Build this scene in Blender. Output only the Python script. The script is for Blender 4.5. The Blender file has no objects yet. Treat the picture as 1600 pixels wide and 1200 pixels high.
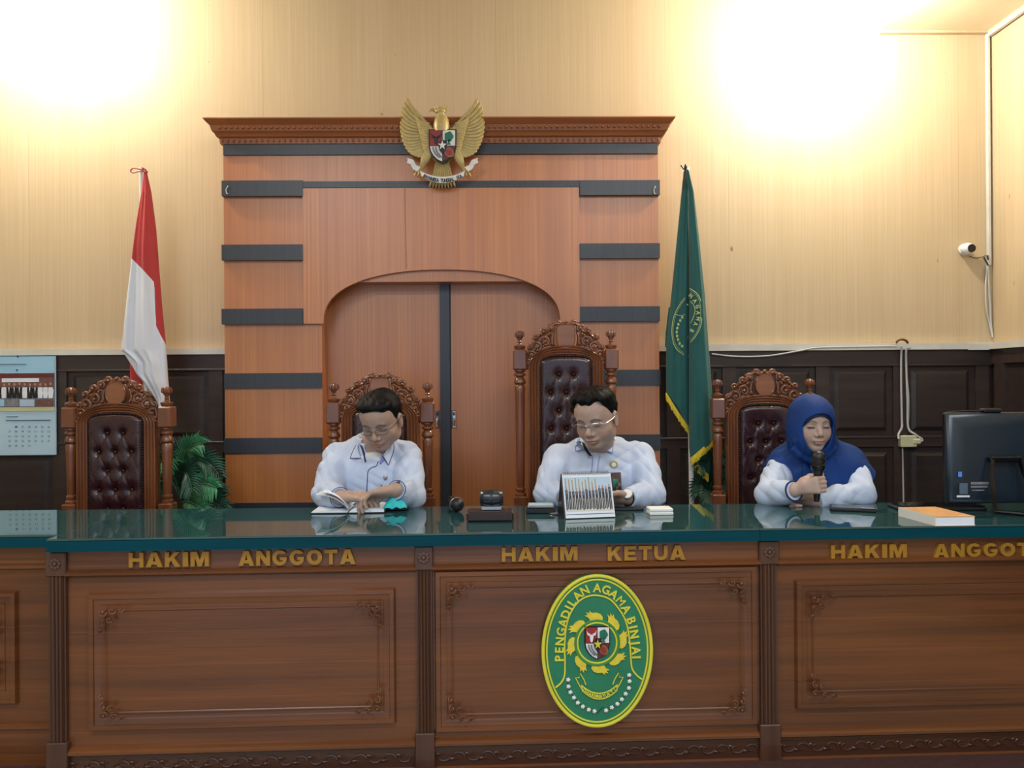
import bpy, math, random
import numpy as np
from mathutils import Matrix, Vector
PI = math.pi
random.seed(7)
scene = bpy.context.scene
col = scene.collection

# ------------------------------------------------------------------ camera, light, exposure
CAM_Z, FPX = 1.466, 1250.0
cam_d = bpy.data.cameras.new('camera'); cam = bpy.data.objects.new('camera', cam_d); col.objects.link(cam)
cam_d.sensor_width = 36; cam_d.lens = 36*FPX/1600; cam_d.clip_start = .02; cam_d.clip_end = 60
CAMM = Matrix.Translation((0, 0, CAM_Z)) @ Matrix.Rotation(-.0125, 4, 'Z') @ Matrix.Rotation(PI/2, 4, 'X') @ Matrix.Rotation(-.007, 4, 'Z')
cam.matrix_world = CAMM
scene.camera = cam
scene.view_settings.view_transform = 'Standard'; scene.view_settings.look = 'None'
scene.view_settings.gamma = 1; scene.view_settings.use_curve_mapping = False
scene.view_settings.exposure = 1.0
w = bpy.data.worlds.new('daylight'); scene.world = w; w.use_nodes = True
w.node_tree.nodes['Background'].inputs[0].default_value = (.62, .78, 1.0, 1)
w.node_tree.nodes['Background'].inputs[1].default_value = .62

def area(name, loc, rot, sx, sy, power, color):
    l = bpy.data.lights.new(name, 'AREA'); l.shape = 'RECTANGLE'; l.size = sx; l.size_y = sy; l.energy = power; l.color = color
    o = bpy.data.objects.new(name, l); o.location = loc; o.rotation_euler = rot; col.objects.link(o); return o
# ceiling lamps of the court room, in front of the bench
for k, (lx, ly, pw) in enumerate([(-1.6, .3, 26), (1.3, .3, 26), (-1.6, -1.6, 24), (1.3, -1.6, 24)]):
    area('ceiling_lamp_light', (lx, ly, 3.56), (0, 0, 0), 1.2, .35, pw, (.84, .93, 1.0))
def P(px, py, Y):
    d = CAMM.to_3x3() @ Vector(((px-800)/FPX, -(py-600)/FPX, -1)); t = Y/d.y
    return np.array([d.x*t, Y, CAM_Z + d.z*t])
CINV = CAMM.inverted()
def pix(p):
    q = CINV @ Vector(p); return 800 + FPX*q.x/-q.z, 600 - FPX*q.y/-q.z
def rc(px0, py0, px1, py1, Y):
    mx, my = (px0+px1)/2, (py0+py1)/2
    return P(px0, my, Y)[0], P(px1, my, Y)[0], P(mx, py1, Y)[2], P(mx, py0, Y)[2]   # x0,x1,z0,z1


# ------------------------------------------------------------------ materials
def lin(c):
    return tuple((x/12.92 if x <= .04045 else ((x+.055)/1.055)**2.4) for x in [v/255 for v in c]) + (1,)
M = {}
def mat(name, rgb, rough=.5, metal=0, var=.12, scale=(8, 8, 8), bump=0, bscale=None, coat=0, rgb2=None, detail=4, spec=.5, sheen=0, emis=0, alpha=None, trans=0, coords='Object', sub=0):
    m = bpy.data.materials.new(name); m.use_nodes = True; n = m.node_tree.nodes; L = m.node_tree.links
    b = n['Principled BSDF']
    tc = n.new('ShaderNodeTexCoord'); mp = n.new('ShaderNodeMapping'); mp.inputs['Scale'].default_value = scale
    L.new(tc.outputs[coords], mp.inputs[0])
    nz = n.new('ShaderNodeTexNoise'); nz.inputs['Scale'].default_value = 1; nz.inputs['Detail'].default_value = detail
    L.new(mp.outputs[0], nz.inputs['Vector'])
    cr = n.new('ShaderNodeValToRGB'); c = lin(rgb)
    c2 = lin(rgb2) if rgb2 else tuple(min(1, x*(1+var)) for x in c[:3])+(1,)
    cr.color_ramp.elements[0].position = .3; cr.color_ramp.elements[1].position = .7
    cr.color_ramp.elements[0].color = tuple(x*(1-var) for x in c[:3])+(1,) if not rgb2 else c; cr.color_ramp.elements[1].color = c2
    L.new(nz.outputs['Fac'], cr.inputs[0]); L.new(cr.outputs[0], b.inputs['Base Color'])
    b.inputs['Roughness'].default_value = rough; b.inputs['Metallic'].default_value = metal
    b.inputs['Specular IOR Level'].default_value = spec
    b.inputs['Coat Weight'].default_value = coat; b.inputs['Coat Roughness'].default_value = .08
    b.inputs['Sheen Weight'].default_value = sheen
    b.inputs['Transmission Weight'].default_value = trans
    if sub: b.inputs['Subsurface Weight'].default_value = sub; b.inputs['Subsurface Radius'].default_value = (.012, .005, .003); b.inputs['Subsurface Scale'].default_value = 1
    if alpha is not None: b.inputs['Alpha'].default_value = alpha
    if bump:
        bp = n.new('ShaderNodeBump'); bp.inputs['Strength'].default_value = bump; bp.inputs['Distance'].default_value = .01
        if bscale:
            m2 = n.new('ShaderNodeMapping'); m2.inputs['Scale'].default_value = bscale; L.new(tc.outputs[coords], m2.inputs[0])
            n2 = n.new('ShaderNodeTexNoise'); n2.inputs['Scale'].default_value = 1; n2.inputs['Detail'].default_value = 5; L.new(m2.outputs[0], n2.inputs['Vector']); L.new(n2.outputs['Fac'], bp.inputs['Height'])
        else: L.new(nz.outputs['Fac'], bp.inputs['Height'])
        L.new(bp.outputs[0], b.inputs['Normal'])
    M[name] = m; return m
def overlay(m, fac_builder, rgb, amount=1.0):
    """mix a procedural mask's colour over the base colour"""
    n = m.node_tree.nodes; L = m.node_tree.links; b = n['Principled BSDF']; src = b.inputs['Base Color'].links[0].from_socket
    mx = n.new('ShaderNodeMix'); mx.data_type = 'RGBA'; L.new(src, mx.inputs[6]); mx.inputs[7].default_value = lin(rgb)
    f = fac_builder(n, L); mu = n.new('ShaderNodeMath'); mu.operation = 'MULTIPLY'; mu.inputs[1].default_value = amount; L.new(f, mu.inputs[0])
    L.new(mu.outputs[0], mx.inputs[0]); L.new(mx.outputs[2], b.inputs['Base Color'])
def noise_mask(scale, lo, hi, detail=2, coords='Object'):
    def f(n, L):
        tc = n.new('ShaderNodeTexCoord'); mp = n.new('ShaderNodeMapping'); mp.inputs['Scale'].default_value = scale; L.new(tc.outputs[coords], mp.inputs[0])
        nz = n.new('ShaderNodeTexNoise'); nz.inputs['Scale'].default_value = 1; nz.inputs['Detail'].default_value = detail; L.new(mp.outputs[0], nz.inputs['Vector'])
        mr = n.new('ShaderNodeMapRange'); mr.inputs[1].default_value = lo; mr.inputs[2].default_value = hi; L.new(nz.outputs['Fac'], mr.inputs[0]); return mr.outputs[0]
    return f
def seam_mask(axis, period, off, width):
    def f(n, L):
        tc = n.new('ShaderNodeTexCoord'); sp = n.new('ShaderNodeSeparateXYZ'); L.new(tc.outputs['Object'], sp.inputs[0])
        a = n.new('ShaderNodeMath'); a.operation = 'ADD'; a.inputs[1].default_value = off+100*period; L.new(sp.outputs[axis], a.inputs[0])
        d = n.new('ShaderNodeMath'); d.operation = 'MODULO'; d.inputs[1].default_value = period; L.new(a.outputs[0], d.inputs[0])
        c = n.new('ShaderNodeMath'); c.operation = 'LESS_THAN'; c.inputs[1].default_value = width; L.new(d.outputs[0], c.inputs[0]); return c.outputs[0]
    return f
# walls: pale teak-look laminate, vertical grain, small knots
wl = mat('wall_laminate', (190, 170, 137), .5, var=.0, scale=(105, 105, 1.4), rgb2=(201, 183, 152), detail=6, spec=.3)
overlay(wl, noise_mask((30, 30, 14), .73, .78), (140, 100, 70), .8)
overlay(wl, seam_mask(0, 1.22, .02, .002), (140, 110, 80), .5)
overlay(wl, noise_mask((9, 9, .5), .4, .75), (186, 163, 126), .35)
pl = mat('door_laminate', (176, 106, 52), .38, coat=.45, var=0, scale=(110, 110, 1.1), rgb2=(198, 126, 66), detail=6, spec=.5)
pl.node_tree.nodes['Principled BSDF'].inputs['Coat Roughness'].default_value = .32
pl.node_tree.nodes['Principled BSDF'].inputs['Coat IOR'].default_value = 1.75
overlay(pl, noise_mask((11, 11, .5), .4, .75), (164, 94, 44), .6)
mat('stripe_laminate', (52, 55, 62), .35, var=.12, scale=(90, 90, 2), spec=.5)
mat('cornice_wood', (156, 92, 50), .4, scale=(2, 30, 30), var=.15)
mat('dark_panel', (50, 40, 37), .45, scale=(1.5, 30, 30), var=.25)
mat('dark_panel_rail', (58, 46, 42), .4, scale=(2, 30, 20), var=.2)
mat('white_duct', (205, 203, 195), .5, var=.06)
mat('ceiling_paint', (228, 215, 190), .8, var=.03)
mat('floor_tile', (150, 140, 125), .3, var=.1, scale=(2, 2, 2))
mat('carpet', (70, 40, 35), .9, var=.2, scale=(40, 40, 40))
def teak(name, a, b, band):
    m = mat(name, a, .3, var=0, rgb2=b, scale=(1.3, 4, 34), detail=7, coat=.35, spec=.5, bump=.05, bscale=(4, 10, 90))
    overlay(m, noise_mask((.7, 1, 9.5), .42, .62, 1), band, .5)
    overlay(m, noise_mask((2.5, 5, 120), .5, .75, 3), (58, 26, 12), .35)
    return m
tk = teak('teak', (80, 45, 25), (106, 61, 32), (124, 71, 33))
overlay(tk, seam_mask(2, .104, .03, .0025), (140, 82, 42), .35)
teak('teak_dark', (62, 37, 26), (80, 48, 32), (74, 44, 29))
mat('teak_upright', (68, 42, 31), .33, var=0, rgb2=(84, 52, 37), scale=(40, 40, 2), detail=5, coat=.3)
mat('chair_wood', (98, 54, 32), .28, var=0, rgb2=(126, 72, 42), scale=(24, 24, 4), detail=5, coat=.5)
mat('chair_flat', (128, 76, 42), .35, var=0, rgb2=(146, 88, 50), scale=(6, 6, 30), detail=5, coat=.3)
mat('oxblood_leather', (50, 22, 26), .24, var=.2, scale=(30, 30, 30), bump=.08, bscale=(180, 180, 180), spec=.6)
mat('gold_letter', (168, 122, 42), .42, .35, var=.1)
mat('gold_paint', (178, 158, 104), .45, .25, var=.12, scale=(40, 40, 40))
mat('yellow_paint', (212, 204, 62), .5, var=.08)
mat('flame_yellow', (218, 198, 58), .55, var=.12, scale=(60, 60, 60))
mat('plaque_green', (32, 118, 84), .45, var=.08, scale=(20, 20, 20))
mat('plaque_rim_green', (60, 130, 60), .45, var=.08)
mat('white_paint', (226, 226, 224), .5, var=.04)
mat('black_paint', (22, 22, 25), .45, var=.15)
mat('red_paint', (150, 40, 44), .5, var=.1)
mat('maroon_paint', (100, 40, 42), .5, var=.15)
mat('tree_green', (30, 104, 84), .5, var=.15)
gl = mat('tinted_glass', (34, 72, 74), .03, var=.12, scale=(1, 1, 1), spec=.5)
gl.node_tree.nodes['Principled BSDF'].inputs['IOR'].default_value = 1.95
mat('glass_edge', (0, 60, 72), .4, var=.12, scale=(3, 8, 20), spec=.12)
mat('chrome', (190, 192, 198), .22, 1, var=.05)
mat('silver', (170, 172, 176), .3, .9, var=.05)
mat('black_plastic', (18, 20, 24), .4, var=.1)
mat('gloss_black', (12, 13, 16), .12, var=.1)
mat('monitor_shell', (24, 38, 50), .3, var=.12, scale=(3, 3, 3), spec=.6)
mat('gavel_wood', (46, 30, 28), .4, var=.2, scale=(6, 60, 60))
mat('gavel_barrel', (26, 32, 42), .3, var=.2, scale=(60, 6, 6), spec=.6)
mat('paper', (222, 228, 236), .6, var=.03)
mat('paper_blue', (150, 196, 222), .6, var=.04, scale=(3, 3, 3))
mat('paper_lower', (178, 208, 224), .6, var=.03)
mat('turquoise_cloth', (40, 186, 190), .7, var=.1, scale=(30, 30, 30))
mat('ivory_plastic', (196, 196, 160), .5, var=.05)
mat('cable_white', (190, 190, 186), .5, var=.06)
mat('cable_brown', (110, 70, 40), .5, var=.06)
mat('flag_green', (12, 84, 82), .75, var=.1, scale=(12, 12, 4), sheen=.2)
mat('flag_yellow', (222, 196, 52), .7, var=.12, scale=(80, 80, 80))
mat('flag_emblem', (176, 190, 124), .7, var=.1)
mat('pole_white', (220, 220, 215), .4, var=.04)
mat('leaf', (40, 108, 72), .5, var=0, rgb2=(64, 146, 98), scale=(14, 14, 14))
mat('leaf_dark', (20, 62, 48), .5, var=0, rgb2=(34, 84, 62), scale=(14, 14, 14))
mat('pot', (120, 62, 40), .6, var=.1)
mat('shirt', (182, 195, 220), .8, var=.05, scale=(6, 6, 6), bump=.12, bscale=(14, 14, 9), sheen=.1)
mat('shirt_white', (184, 198, 222), .75, var=.04, scale=(6, 6, 6), bump=.12, bscale=(14, 14, 9))
mat('undershirt', (214, 218, 220), .8, var=.03)
mat('navy_trim', (34, 38, 92), .7, var=.1)
mat('collar_shade', (120, 122, 178), .7, var=.06)
mat('trousers', (26, 28, 38), .8, var=.1)
mat('hijab_blue', (8, 52, 116), .7, var=.12, scale=(9, 9, 9), spec=.3)
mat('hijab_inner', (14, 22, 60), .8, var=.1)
mat('hair', (9, 11, 14), .5, var=.3, scale=(60, 60, 60), bump=.25, bscale=(260, 90, 260), spec=.12)
mat('brown_patch', (84, 62, 58), .7, var=.1)
mat('book_orange', (196, 146, 92), .6, var=.12, scale=(20, 20, 20))
mat('sky_print', (176, 196, 216), .6, var=.06)
mat('people_print', (52, 48, 58), .6, var=.3, scale=(90, 90, 90))
mat('photo_grey', (120, 122, 128), .6, var=.3, scale=(60, 60, 60))
mat('photo_brown', (112, 78, 72), .6, var=.3, scale=(60, 60, 60))
mat('face_print', (170, 128, 108), .6, var=.1)
mat('gold_print', (176, 150, 84), .6, var=.1)
mat('cream_print', (206, 206, 156), .6, var=.1)
mat('ink', (84, 100, 120), .6, var=.1)
mat('sticker_blue', (90, 140, 230), .5, var=.05)
mat('lamp_glow', (255, 240, 210), .5, var=.02)
b_ = M['lamp_glow'].node_tree.nodes['Principled BSDF']; b_.inputs['Emission Color'].default_value = (1, .94, .82, 1); b_.inputs['Emission Strength'].default_value = 460
# clear lens
lm = mat('spectacle_lens', (120, 130, 136), .05, alpha=.08, var=.02)
# skin: colour attribute times fine mottling
def skinmat(name):
    m = mat(name, (240, 240, 240), .48, var=.05, scale=(60, 60, 60), sub=.12, spec=.4)
    n = m.node_tree.nodes; L = m.node_tree.links; b = n['Principled BSDF']; src = b.inputs['Base Color'].links[0].from_socket
    at = n.new('ShaderNodeAttribute'); at.attribute_name = 'Col'
    mx = n.new('ShaderNodeMix'); mx.data_type = 'RGBA'; mx.blend_type = 'MULTIPLY'; mx.inputs[0].default_value = 1
    L.new(src, mx.inputs[6]); L.new(at.outputs['Color'], mx.inputs[7]); L.new(mx.outputs[2], b.inputs['Base Color'])
skinmat('skin')
m = mat('flag_red_white', (214, 218, 228), .7, var=.04, scale=(10, 10, 3), sheen=.15)
def fmask(n, L):
    at = n.new('ShaderNodeAttribute'); at.attribute_name = 'sd'
    g = n.new('ShaderNodeMath'); g.operation = 'GREATER_THAN'; g.inputs[1].default_value = 0; L.new(at.outputs['Fac'], g.inputs[0]); return g.outputs[0]
overlay(m, fmask, (176, 44, 46), 1)

# ------------------------------------------------------------------ mesh helpers
class MB:
    def __init__(s): s.v = []; s.f = []; s.n = 0
    def add(s, v, f, T=None):
        v = np.asarray(v, dtype=float).reshape(-1, 3)
        if T is not None: A = np.array(T); v = v @ A[:3, :3].T + A[:3, 3]
        s.v.append(v); b = s.n; s.f += [tuple(int(i)+b for i in q) for q in f]; s.n += len(v); return s
    def box(s, x0, x1, y0, y1, z0, z1, T=None, bev=0):
        if bev > 0:
            b = min(bev, (x1-x0)/2.01, (y1-y0)/2.01, (z1-z0)/2.01)
            bm = bmesh_box(x0, x1, y0, y1, z0, z1, b); return s.add(bm[0], bm[1], T)
        v = [(x, y, z) for x in (x0, x1) for y in (y0, y1) for z in (z0, z1)]
        return s.add(v, [(0, 1, 3, 2), (4, 6, 7, 5), (0, 4, 5, 1), (2, 3, 7, 6), (0, 2, 6, 4), (1, 5, 7, 3)], T)
    def grid(s, G, closed_u=False, closed_v=False, caps=False, T=None):
        G = np.asarray(G, dtype=float); a, b = G.shape[:2]; f = []
        for i in range(a if closed_u else a-1):
            for j in range(b if closed_v else b-1):
                i2, j2 = (i+1) % a, (j+1) % b
                f.append((i*b+j, i*b+j2, i2*b+j2, i2*b+j))
        if caps:
            f.append(tuple(range(b))[::-1]); f.append(tuple((a-1)*b+j for j in range(b)))
        return s.add(G.reshape(-1, 3), f, T)
    def tube(s, pts, r, n=8, flat=1.0, fdir=None, T=None, caps=True):
        pts = np.asarray(pts, dtype=float); m = len(pts); r = np.broadcast_to(np.asarray(r, dtype=float), (m,))
        t = np.gradient(pts, axis=0); t /= np.linalg.norm(t, axis=1)[:, None]+1e-12
        rings = []; a = np.linspace(0, 2*PI, n, endpoint=False); nrm = None
        for i in range(m):
            if fdir is not None:
                d = np.array(fdir, dtype=float); side = np.cross(t[i], d); L = np.linalg.norm(side)
                if L < 1e-4: side = np.array([1., 0, 0]); L = 1
                side /= L; d = np.cross(side, t[i])
            else:
                if nrm is None:
                    h = np.array([0, 0, 1.]) if abs(t[i][2]) < .9 else np.array([1., 0, 0]); side = np.cross(t[i], h)
                else: side = nrm - t[i]*np.dot(nrm, t[i])
                side /= np.linalg.norm(side)+1e-12; nrm = side; d = np.cross(side, t[i])
            rings.append(pts[i] + np.outer(np.cos(a), side)*r[i] + np.outer(np.sin(a), d)*r[i]*flat)
        return s.grid(np.array(rings), closed_v=True, caps=caps, T=T)
    def lathe(s, prof, n=20, axis='z', c=(0, 0, 0), T=None):
        a = np.linspace(0, 2*PI, n, endpoint=False); prof = np.asarray(prof, dtype=float)
        rr = prof[:, 0][:, None]; zz = np.repeat(prof[:, 1][:, None], n, 1); x = rr*np.cos(a); y = rr*np.sin(a)
        if axis == 'z': G = np.stack([x, y, zz], 2)
        elif axis == 'y': G = np.stack([x, zz, -y], 2)
        else: G = np.stack([zz, x, y], 2)
        return s.grid(G+np.array(c), closed_v=True, caps=True, T=T)
    def prism(s, poly, y0, y1, T=None):      # polygon in x,z extruded along y
        n = len(poly); v = [(x, y0, z) for x, z in poly]+[(x, y1, z) for x, z in poly]
        f = [tuple(range(n)), tuple(range(2*n-1, n-1, -1))]+[(i, n+i, n+(i+1) % n, (i+1) % n) for i in range(n)]
        return s.add(v, f, T)
    def ell(s, c, r, n=16, m=10, T=None):
        th = np.linspace(0, PI, m+1); ph = np.linspace(0, 2*PI, n, endpoint=False)
        G = np.stack([np.outer(np.sin(th), np.cos(ph))*r[0], np.outer(np.sin(th), np.sin(ph))*r[1], np.outer(np.cos(th), np.ones(n))*r[2]], 2)+np.array(c)
        return s.grid(G, closed_v=True, T=T)
    def build(s, name, mt, parent=None, smooth=True, sharp=35):
        V = np.concatenate(s.v); o_ = np.zeros(3); q = parent
        while q is not None: o_ += np.array(q.location); q = q.parent
        me = bpy.data.meshes.new(name); me.from_pydata((V-o_).tolist(), [], s.f)
        bm = bmesh.new(); bm.from_mesh(me); bmesh.ops.recalc_face_normals(bm, faces=bm.faces); bm.to_mesh(me); bm.free()
        if smooth:
            me.polygons.foreach_set('use_smooth', [True]*len(me.polygons))
            me.set_sharp_from_angle(angle=math.radians(sharp))
        me.materials.append(M[mt] if isinstance(mt, str) else mt)
        o = bpy.data.objects.new(name, me); col.objects.link(o)
        if parent is not None: o.parent = parent
        return o
import bmesh
def bmesh_box(x0, x1, y0, y1, z0, z1, b):
    # chamfered box: 24 vertices
    v = []; idx = {}
    X, Y, Z = (x0, x1), (y0, y1), (z0, z1)
    for i in (0, 1):
        for j in (0, 1):
            for k in (0, 1):
                sx, sy, sz = (1, -1)[i], (1, -1)[j], (1, -1)[k]
                for a in range(3):
                    q = [X[i]+sx*b, Y[j]+sy*b, Z[k]+sz*b]; q[a] = (X[i], Y[j], Z[k])[a]
                    idx[i, j, k, a] = len(v); v.append(q)
    f = []
    for a in range(3):
        o = [d for d in range(3) if d != a]
        for sd in (0, 1):
            q = []
            for (m, n) in ((0, 0), (1, 0), (1, 1), (0, 1)):
                c = [0, 0, 0]; c[a] = sd; c[o[0]] = m; c[o[1]] = n; q.append(idx[c[0], c[1], c[2], a])
            f.append(tuple(q))
    for i in (0, 1):
        for j in (0, 1):
            for k in (0, 1): f.append((idx[i, j, k, 0], idx[i, j, k, 1], idx[i, j, k, 2]))
    for a in range(3):
        o = [d for d in range(3) if d != a]
        for m in (0, 1):
            for n in (0, 1):
                c = [0, 0, 0]; c[o[0]] = m; c[o[1]] = n; e = list(c); e[a] = 1
                f.append((idx[(*c, o[0])], idx[(*e, o[0])], idx[(*e, o[1])], idx[(*c, o[1])]))
    return v, f
def thing(name, label, cat, loc=(0, 0, 0), group=None, kind=None):
    o = bpy.data.objects.new(name, None); o.empty_display_size = .1; col.objects.link(o); o.location = loc
    o['label'] = label; o['category'] = cat
    if group: o['group'] = group
    if kind: o['kind'] = kind
    return o
def tag(o, label, cat=None, group=None, kind=None):
    o['label'] = label
    if cat: o['category'] = cat
    if group: o['group'] = group
    if kind: o['kind'] = kind
    return o
def struct(name, mb, mt, parent=None, label=None, smooth=False):
    o = mb.build(name, mt, parent, smooth)
    if parent is None: o['kind'] = 'structure'
    if label: o['label'] = label
    return o
def interp(pts, y):      # pts list of (x,y) by y
    a = sorted(pts, key=lambda q: q[1]); return np.interp(y, [q[1] for q in a], [q[0] for q in a])
def bez(p0, p1, p2, n=10):
    t = np.linspace(0, 1, n)[:, None]; p0, p1, p2 = map(lambda q: np.array(q, dtype=float), (p0, p1, p2))
    return (1-t)**2*p0+2*t*(1-t)*p1+t*t*p2
def catmull(pts, k=6):
    pts = np.array(pts, dtype=float); q = np.vstack([2*pts[0]-pts[1], pts, 2*pts[-1]-pts[-2]]); out = []
    for i in range(1, len(q)-2):
        for t in np.linspace(0, 1, k, endpoint=False):
            a, b, c, d = q[i-1], q[i], q[i+1], q[i+2]
            out.append(.5*((2*b)+(c-a)*t+(2*a-5*b+4*c-d)*t*t+(3*b-a-3*c+d)*t**3))
    out.append(q[-2]); return np.array(out)
_tc = {}
def text_mesh(sx, bold=.0, ext=.1, res=3):
    key = (sx, bold, ext)
    if key in _tc: return _tc[key]
    cu = bpy.data.curves.new('t', 'FONT'); cu.body = sx; cu.size = 1; cu.offset = bold; cu.extrude = ext; cu.resolution_u = res
    o = bpy.data.objects.new('t', cu); col.objects.link(o); dg = bpy.context.evaluated_depsgraph_get(); ev = o.evaluated_get(dg); me = ev.to_mesh()
    v = np.array([list(q.co) for q in me.vertices]) if len(me.vertices) else np.zeros((0, 3)); f = [tuple(q.vertices) for q in me.polygons]
    ev.to_mesh_clear(); bpy.data.objects.remove(o); bpy.data.curves.remove(cu)
    _tc[key] = (v, f); return v, f
def add_text(mb, s, x0, x1, z0, z1, y, depth=.004, bold=.03, fn=None):
    v, f = text_mesh(s, bold, .5); mn, mx = v.min(0), v.max(0)
    q = np.zeros_like(v); q[:, 0] = x0+(v[:, 0]-mn[0])/(mx[0]-mn[0])*(x1-x0); q[:, 2] = z0+(v[:, 1]-mn[1])/(mx[1]-mn[1])*(z1-z0)
    q[:, 1] = y-(v[:, 2]+.5)*depth
    if fn: q = fn(q)
    mb.add(q, f)
def letter_at(mb, ch, c, ang, h, y, depth, bold=.02, wf=1.0, base=False):
    v, f = text_mesh(ch, bold, .5)
    if not len(v): return
    mn, mx = v.min(0), v.max(0); s = h/.73
    X = (v[:, 0]-(mn[0]+mx[0])/2)*s*wf; Z = (v[:, 1]-.365)*s
    ca, sa = math.cos(ang), math.sin(ang)
    mb.add(np.stack([c[0]+X*ca-Z*sa, y-(v[:, 2]+.5)*depth, c[1]+X*sa+Z*ca], 1), f)
def disc(mb, cx, cz, rx, rz, y0, y1, n=40): mb.prism([(cx+rx*math.cos(a), cz+rz*math.sin(a)) for a in np.linspace(0, 2*PI, n, endpoint=False)], y0, y1)
def ring(mb, cx, cz, rx, rz, y, r, n=64, flat=.6):
    a = np.linspace(0, 2*PI, n, endpoint=False); pts = np.stack([cx+rx*np.cos(a), np.full(n, y), cz+rz*np.sin(a)], 1)
    t = np.roll(pts, -1, 0)-np.roll(pts, 1, 0); t /= np.linalg.norm(t, axis=1)[:, None]; side = np.cross(t, [0, 1, 0]); b = np.linspace(0, 2*PI, 8, endpoint=False)
    G = pts[:, None, :]+np.cos(b)[None, :, None]*side[:, None, :]*r+np.sin(b)[None, :, None]*np.array([0, 1, 0])*r*flat
    mb.grid(G, closed_u=True, closed_v=True)

def block_letter(ch):
    """heavy block capitals on a unit box: list of convex-ish polygons"""
    t = .27
    D = {
     'H': [[(0, 0), (t, 0), (t, .38), (1-t, .38), (1-t, 0), (1, 0), (1, 1), (1-t, 1), (1-t, .62), (t, .62), (t, 1), (0, 1)]],
     'A': [[(0, 0), (.29, 0), (.345, .17), (.655, .17), (.71, 0), (1, 0), (.66, 1), (.5, 1), (.5, .76), (.58, .38), (.42, .38), (.5, .76), (.5, 1), (.34, 1)]],
     'K': [[(0, 0), (t, 0), (t, .26), (.40, .42), (.66, 0), (1, 0), (.60, .60), (.97, 1), (.62, 1), (t, .60), (t, 1), (0, 1)]],
     'I': [[(0, 0), (1, 0), (1, 1), (0, 1)]],
     'M': [[(0, 0), (.23, 0), (.23, .62), (.39, 0), (.61, 0), (.77, .62), (.77, 0), (1, 0), (1, 1), (.66, 1), (.5, .42), (.34, 1), (0, 1)]],
     'N': [[(0, 0), (t, 0), (t, .56), (.70, 0), (1, 0), (1, 1), (1-t, 1), (1-t, .46), (.30, 1), (0, 1)]],
     'T': [[(.36, 0), (.64, 0), (.64, .76), (1, .76), (1, 1), (0, 1), (0, .76), (.36, .76)]],
     'E': [[(0, 0), (1, 0), (1, .23), (.32, .23), (.32, .39), (.9, .39), (.9, .61), (.32, .61), (.32, .77), (.97, .77), (.97, 1), (0, 1)]]}
    if ch in D: return D[ch]
    def arc(a0, a1, rx, rz, n=18, cz=.5): return [(.5+rx*math.cos(a), cz+rz*math.sin(a)) for a in np.linspace(a0, a1, n)]
    if ch == 'U': return [[(0, 1), (0, .40)]+[(.5-.5*math.cos(a), .42-.43*math.sin(a)) for a in np.linspace(0, PI, 16)]+[(1, 1), (1-t, 1)]+[(.5+.23*math.cos(a), .42-.20*math.sin(a)) for a in np.linspace(0, PI, 12)]+[(t, 1)]]
    if ch == 'O': return [arc(PI/2, 2.5*PI, .5, .51, 30)+arc(2.5*PI, PI/2, .23, .27, 24)]
    if ch == 'G': return [arc(.62, 2*PI-.55, .5, .51, 26)+[(.97, .53), (.52, .53), (.52, .34), (.70, .34), (.70, .28)]+arc(2*PI-.95, .95, .23, .28, 20)]
def block_word(root, word, x0, x1, z0, z1, y, depth, mt):
    wid = {'I': .34, 'M': 1.18, 'A': 1.06, 'G': 1.02, 'O': 1.04, 'E': .82, 'T': .9, 'K': .98, 'U': .92}; gap = .16
    ws = [wid.get(c, .94) for c in word]; tot = sum(ws)+gap*(len(word)-1); k = (x1-x0)/tot; x = x0
    for ch, w_ in zip(word, ws):
        m = MB()
        for pl in block_letter(ch): m.prism([(x+a*w_*k, z0+b*(z1-z0)) for a, b in pl], y-depth, y)
        m.build('letter', mt, root, False); x += (w_+gap)*k

# ------------------------------------------------------------------ room
YW, YD, YP = 4.2, 4.12, 4.0           # wall, doors, portal front
PLAT, TOP = .25, 1.0
XR = P(1549, 300, YW)[0]; XL = -3.6
CEIL = 3.6
def box_struct(name, a, mt, label=None):
    return struct(name, MB().box(*a), mt, label=label)
box_struct('wall_back', (XL-.1, XR+.1, YW, YW+.1, 0, CEIL), 'wall_laminate')
box_struct('wall_right', (XR, XR+.1, -4, YW, 0, CEIL), 'wall_laminate')
box_struct('wall_left', (XL-.1, XL, -4, YW, 0, CEIL), 'wall_laminate')
box_struct('ceiling', (XL-.1, XR+.1, -4, YW+.1, CEIL, CEIL+.08), 'ceiling_paint')
box_struct('floor', (XL-.1, XR+.1, -4, YW+.1, -.08, 0), 'floor_tile')
o = box_struct('floor_stage', (XL, XR, 2.45, YW, 0, PLAT), 'carpet', 'raised carpeted stage under the bench and chairs')
zs = P(1500, 51, YW)[2]; xs = P(1372, 30, YW)[0]
box_struct('ceiling_soffit', (xs, XR, 1.2, YW, zs, CEIL), 'ceiling_paint', 'lowered cream soffit in the corner right of the bench')
m_ = MB(); m_.box(xs, XR-.0, YW-.03, YW, zs-.012, zs); m_.box(XR-.03, XR, 1.2, YW-.03, zs-.012, zs)
struct('trim_1', m_, 'wall_laminate', label='thin pale trim under the soffit')
m_ = MB(); m_.box(XR-.03, XR-.012, 1.2, YW-.03, zs-.032, zs-.012)
struct('trim_2', m_, 'white_duct', label='white cable duct under the soffit on the right wall')
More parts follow.
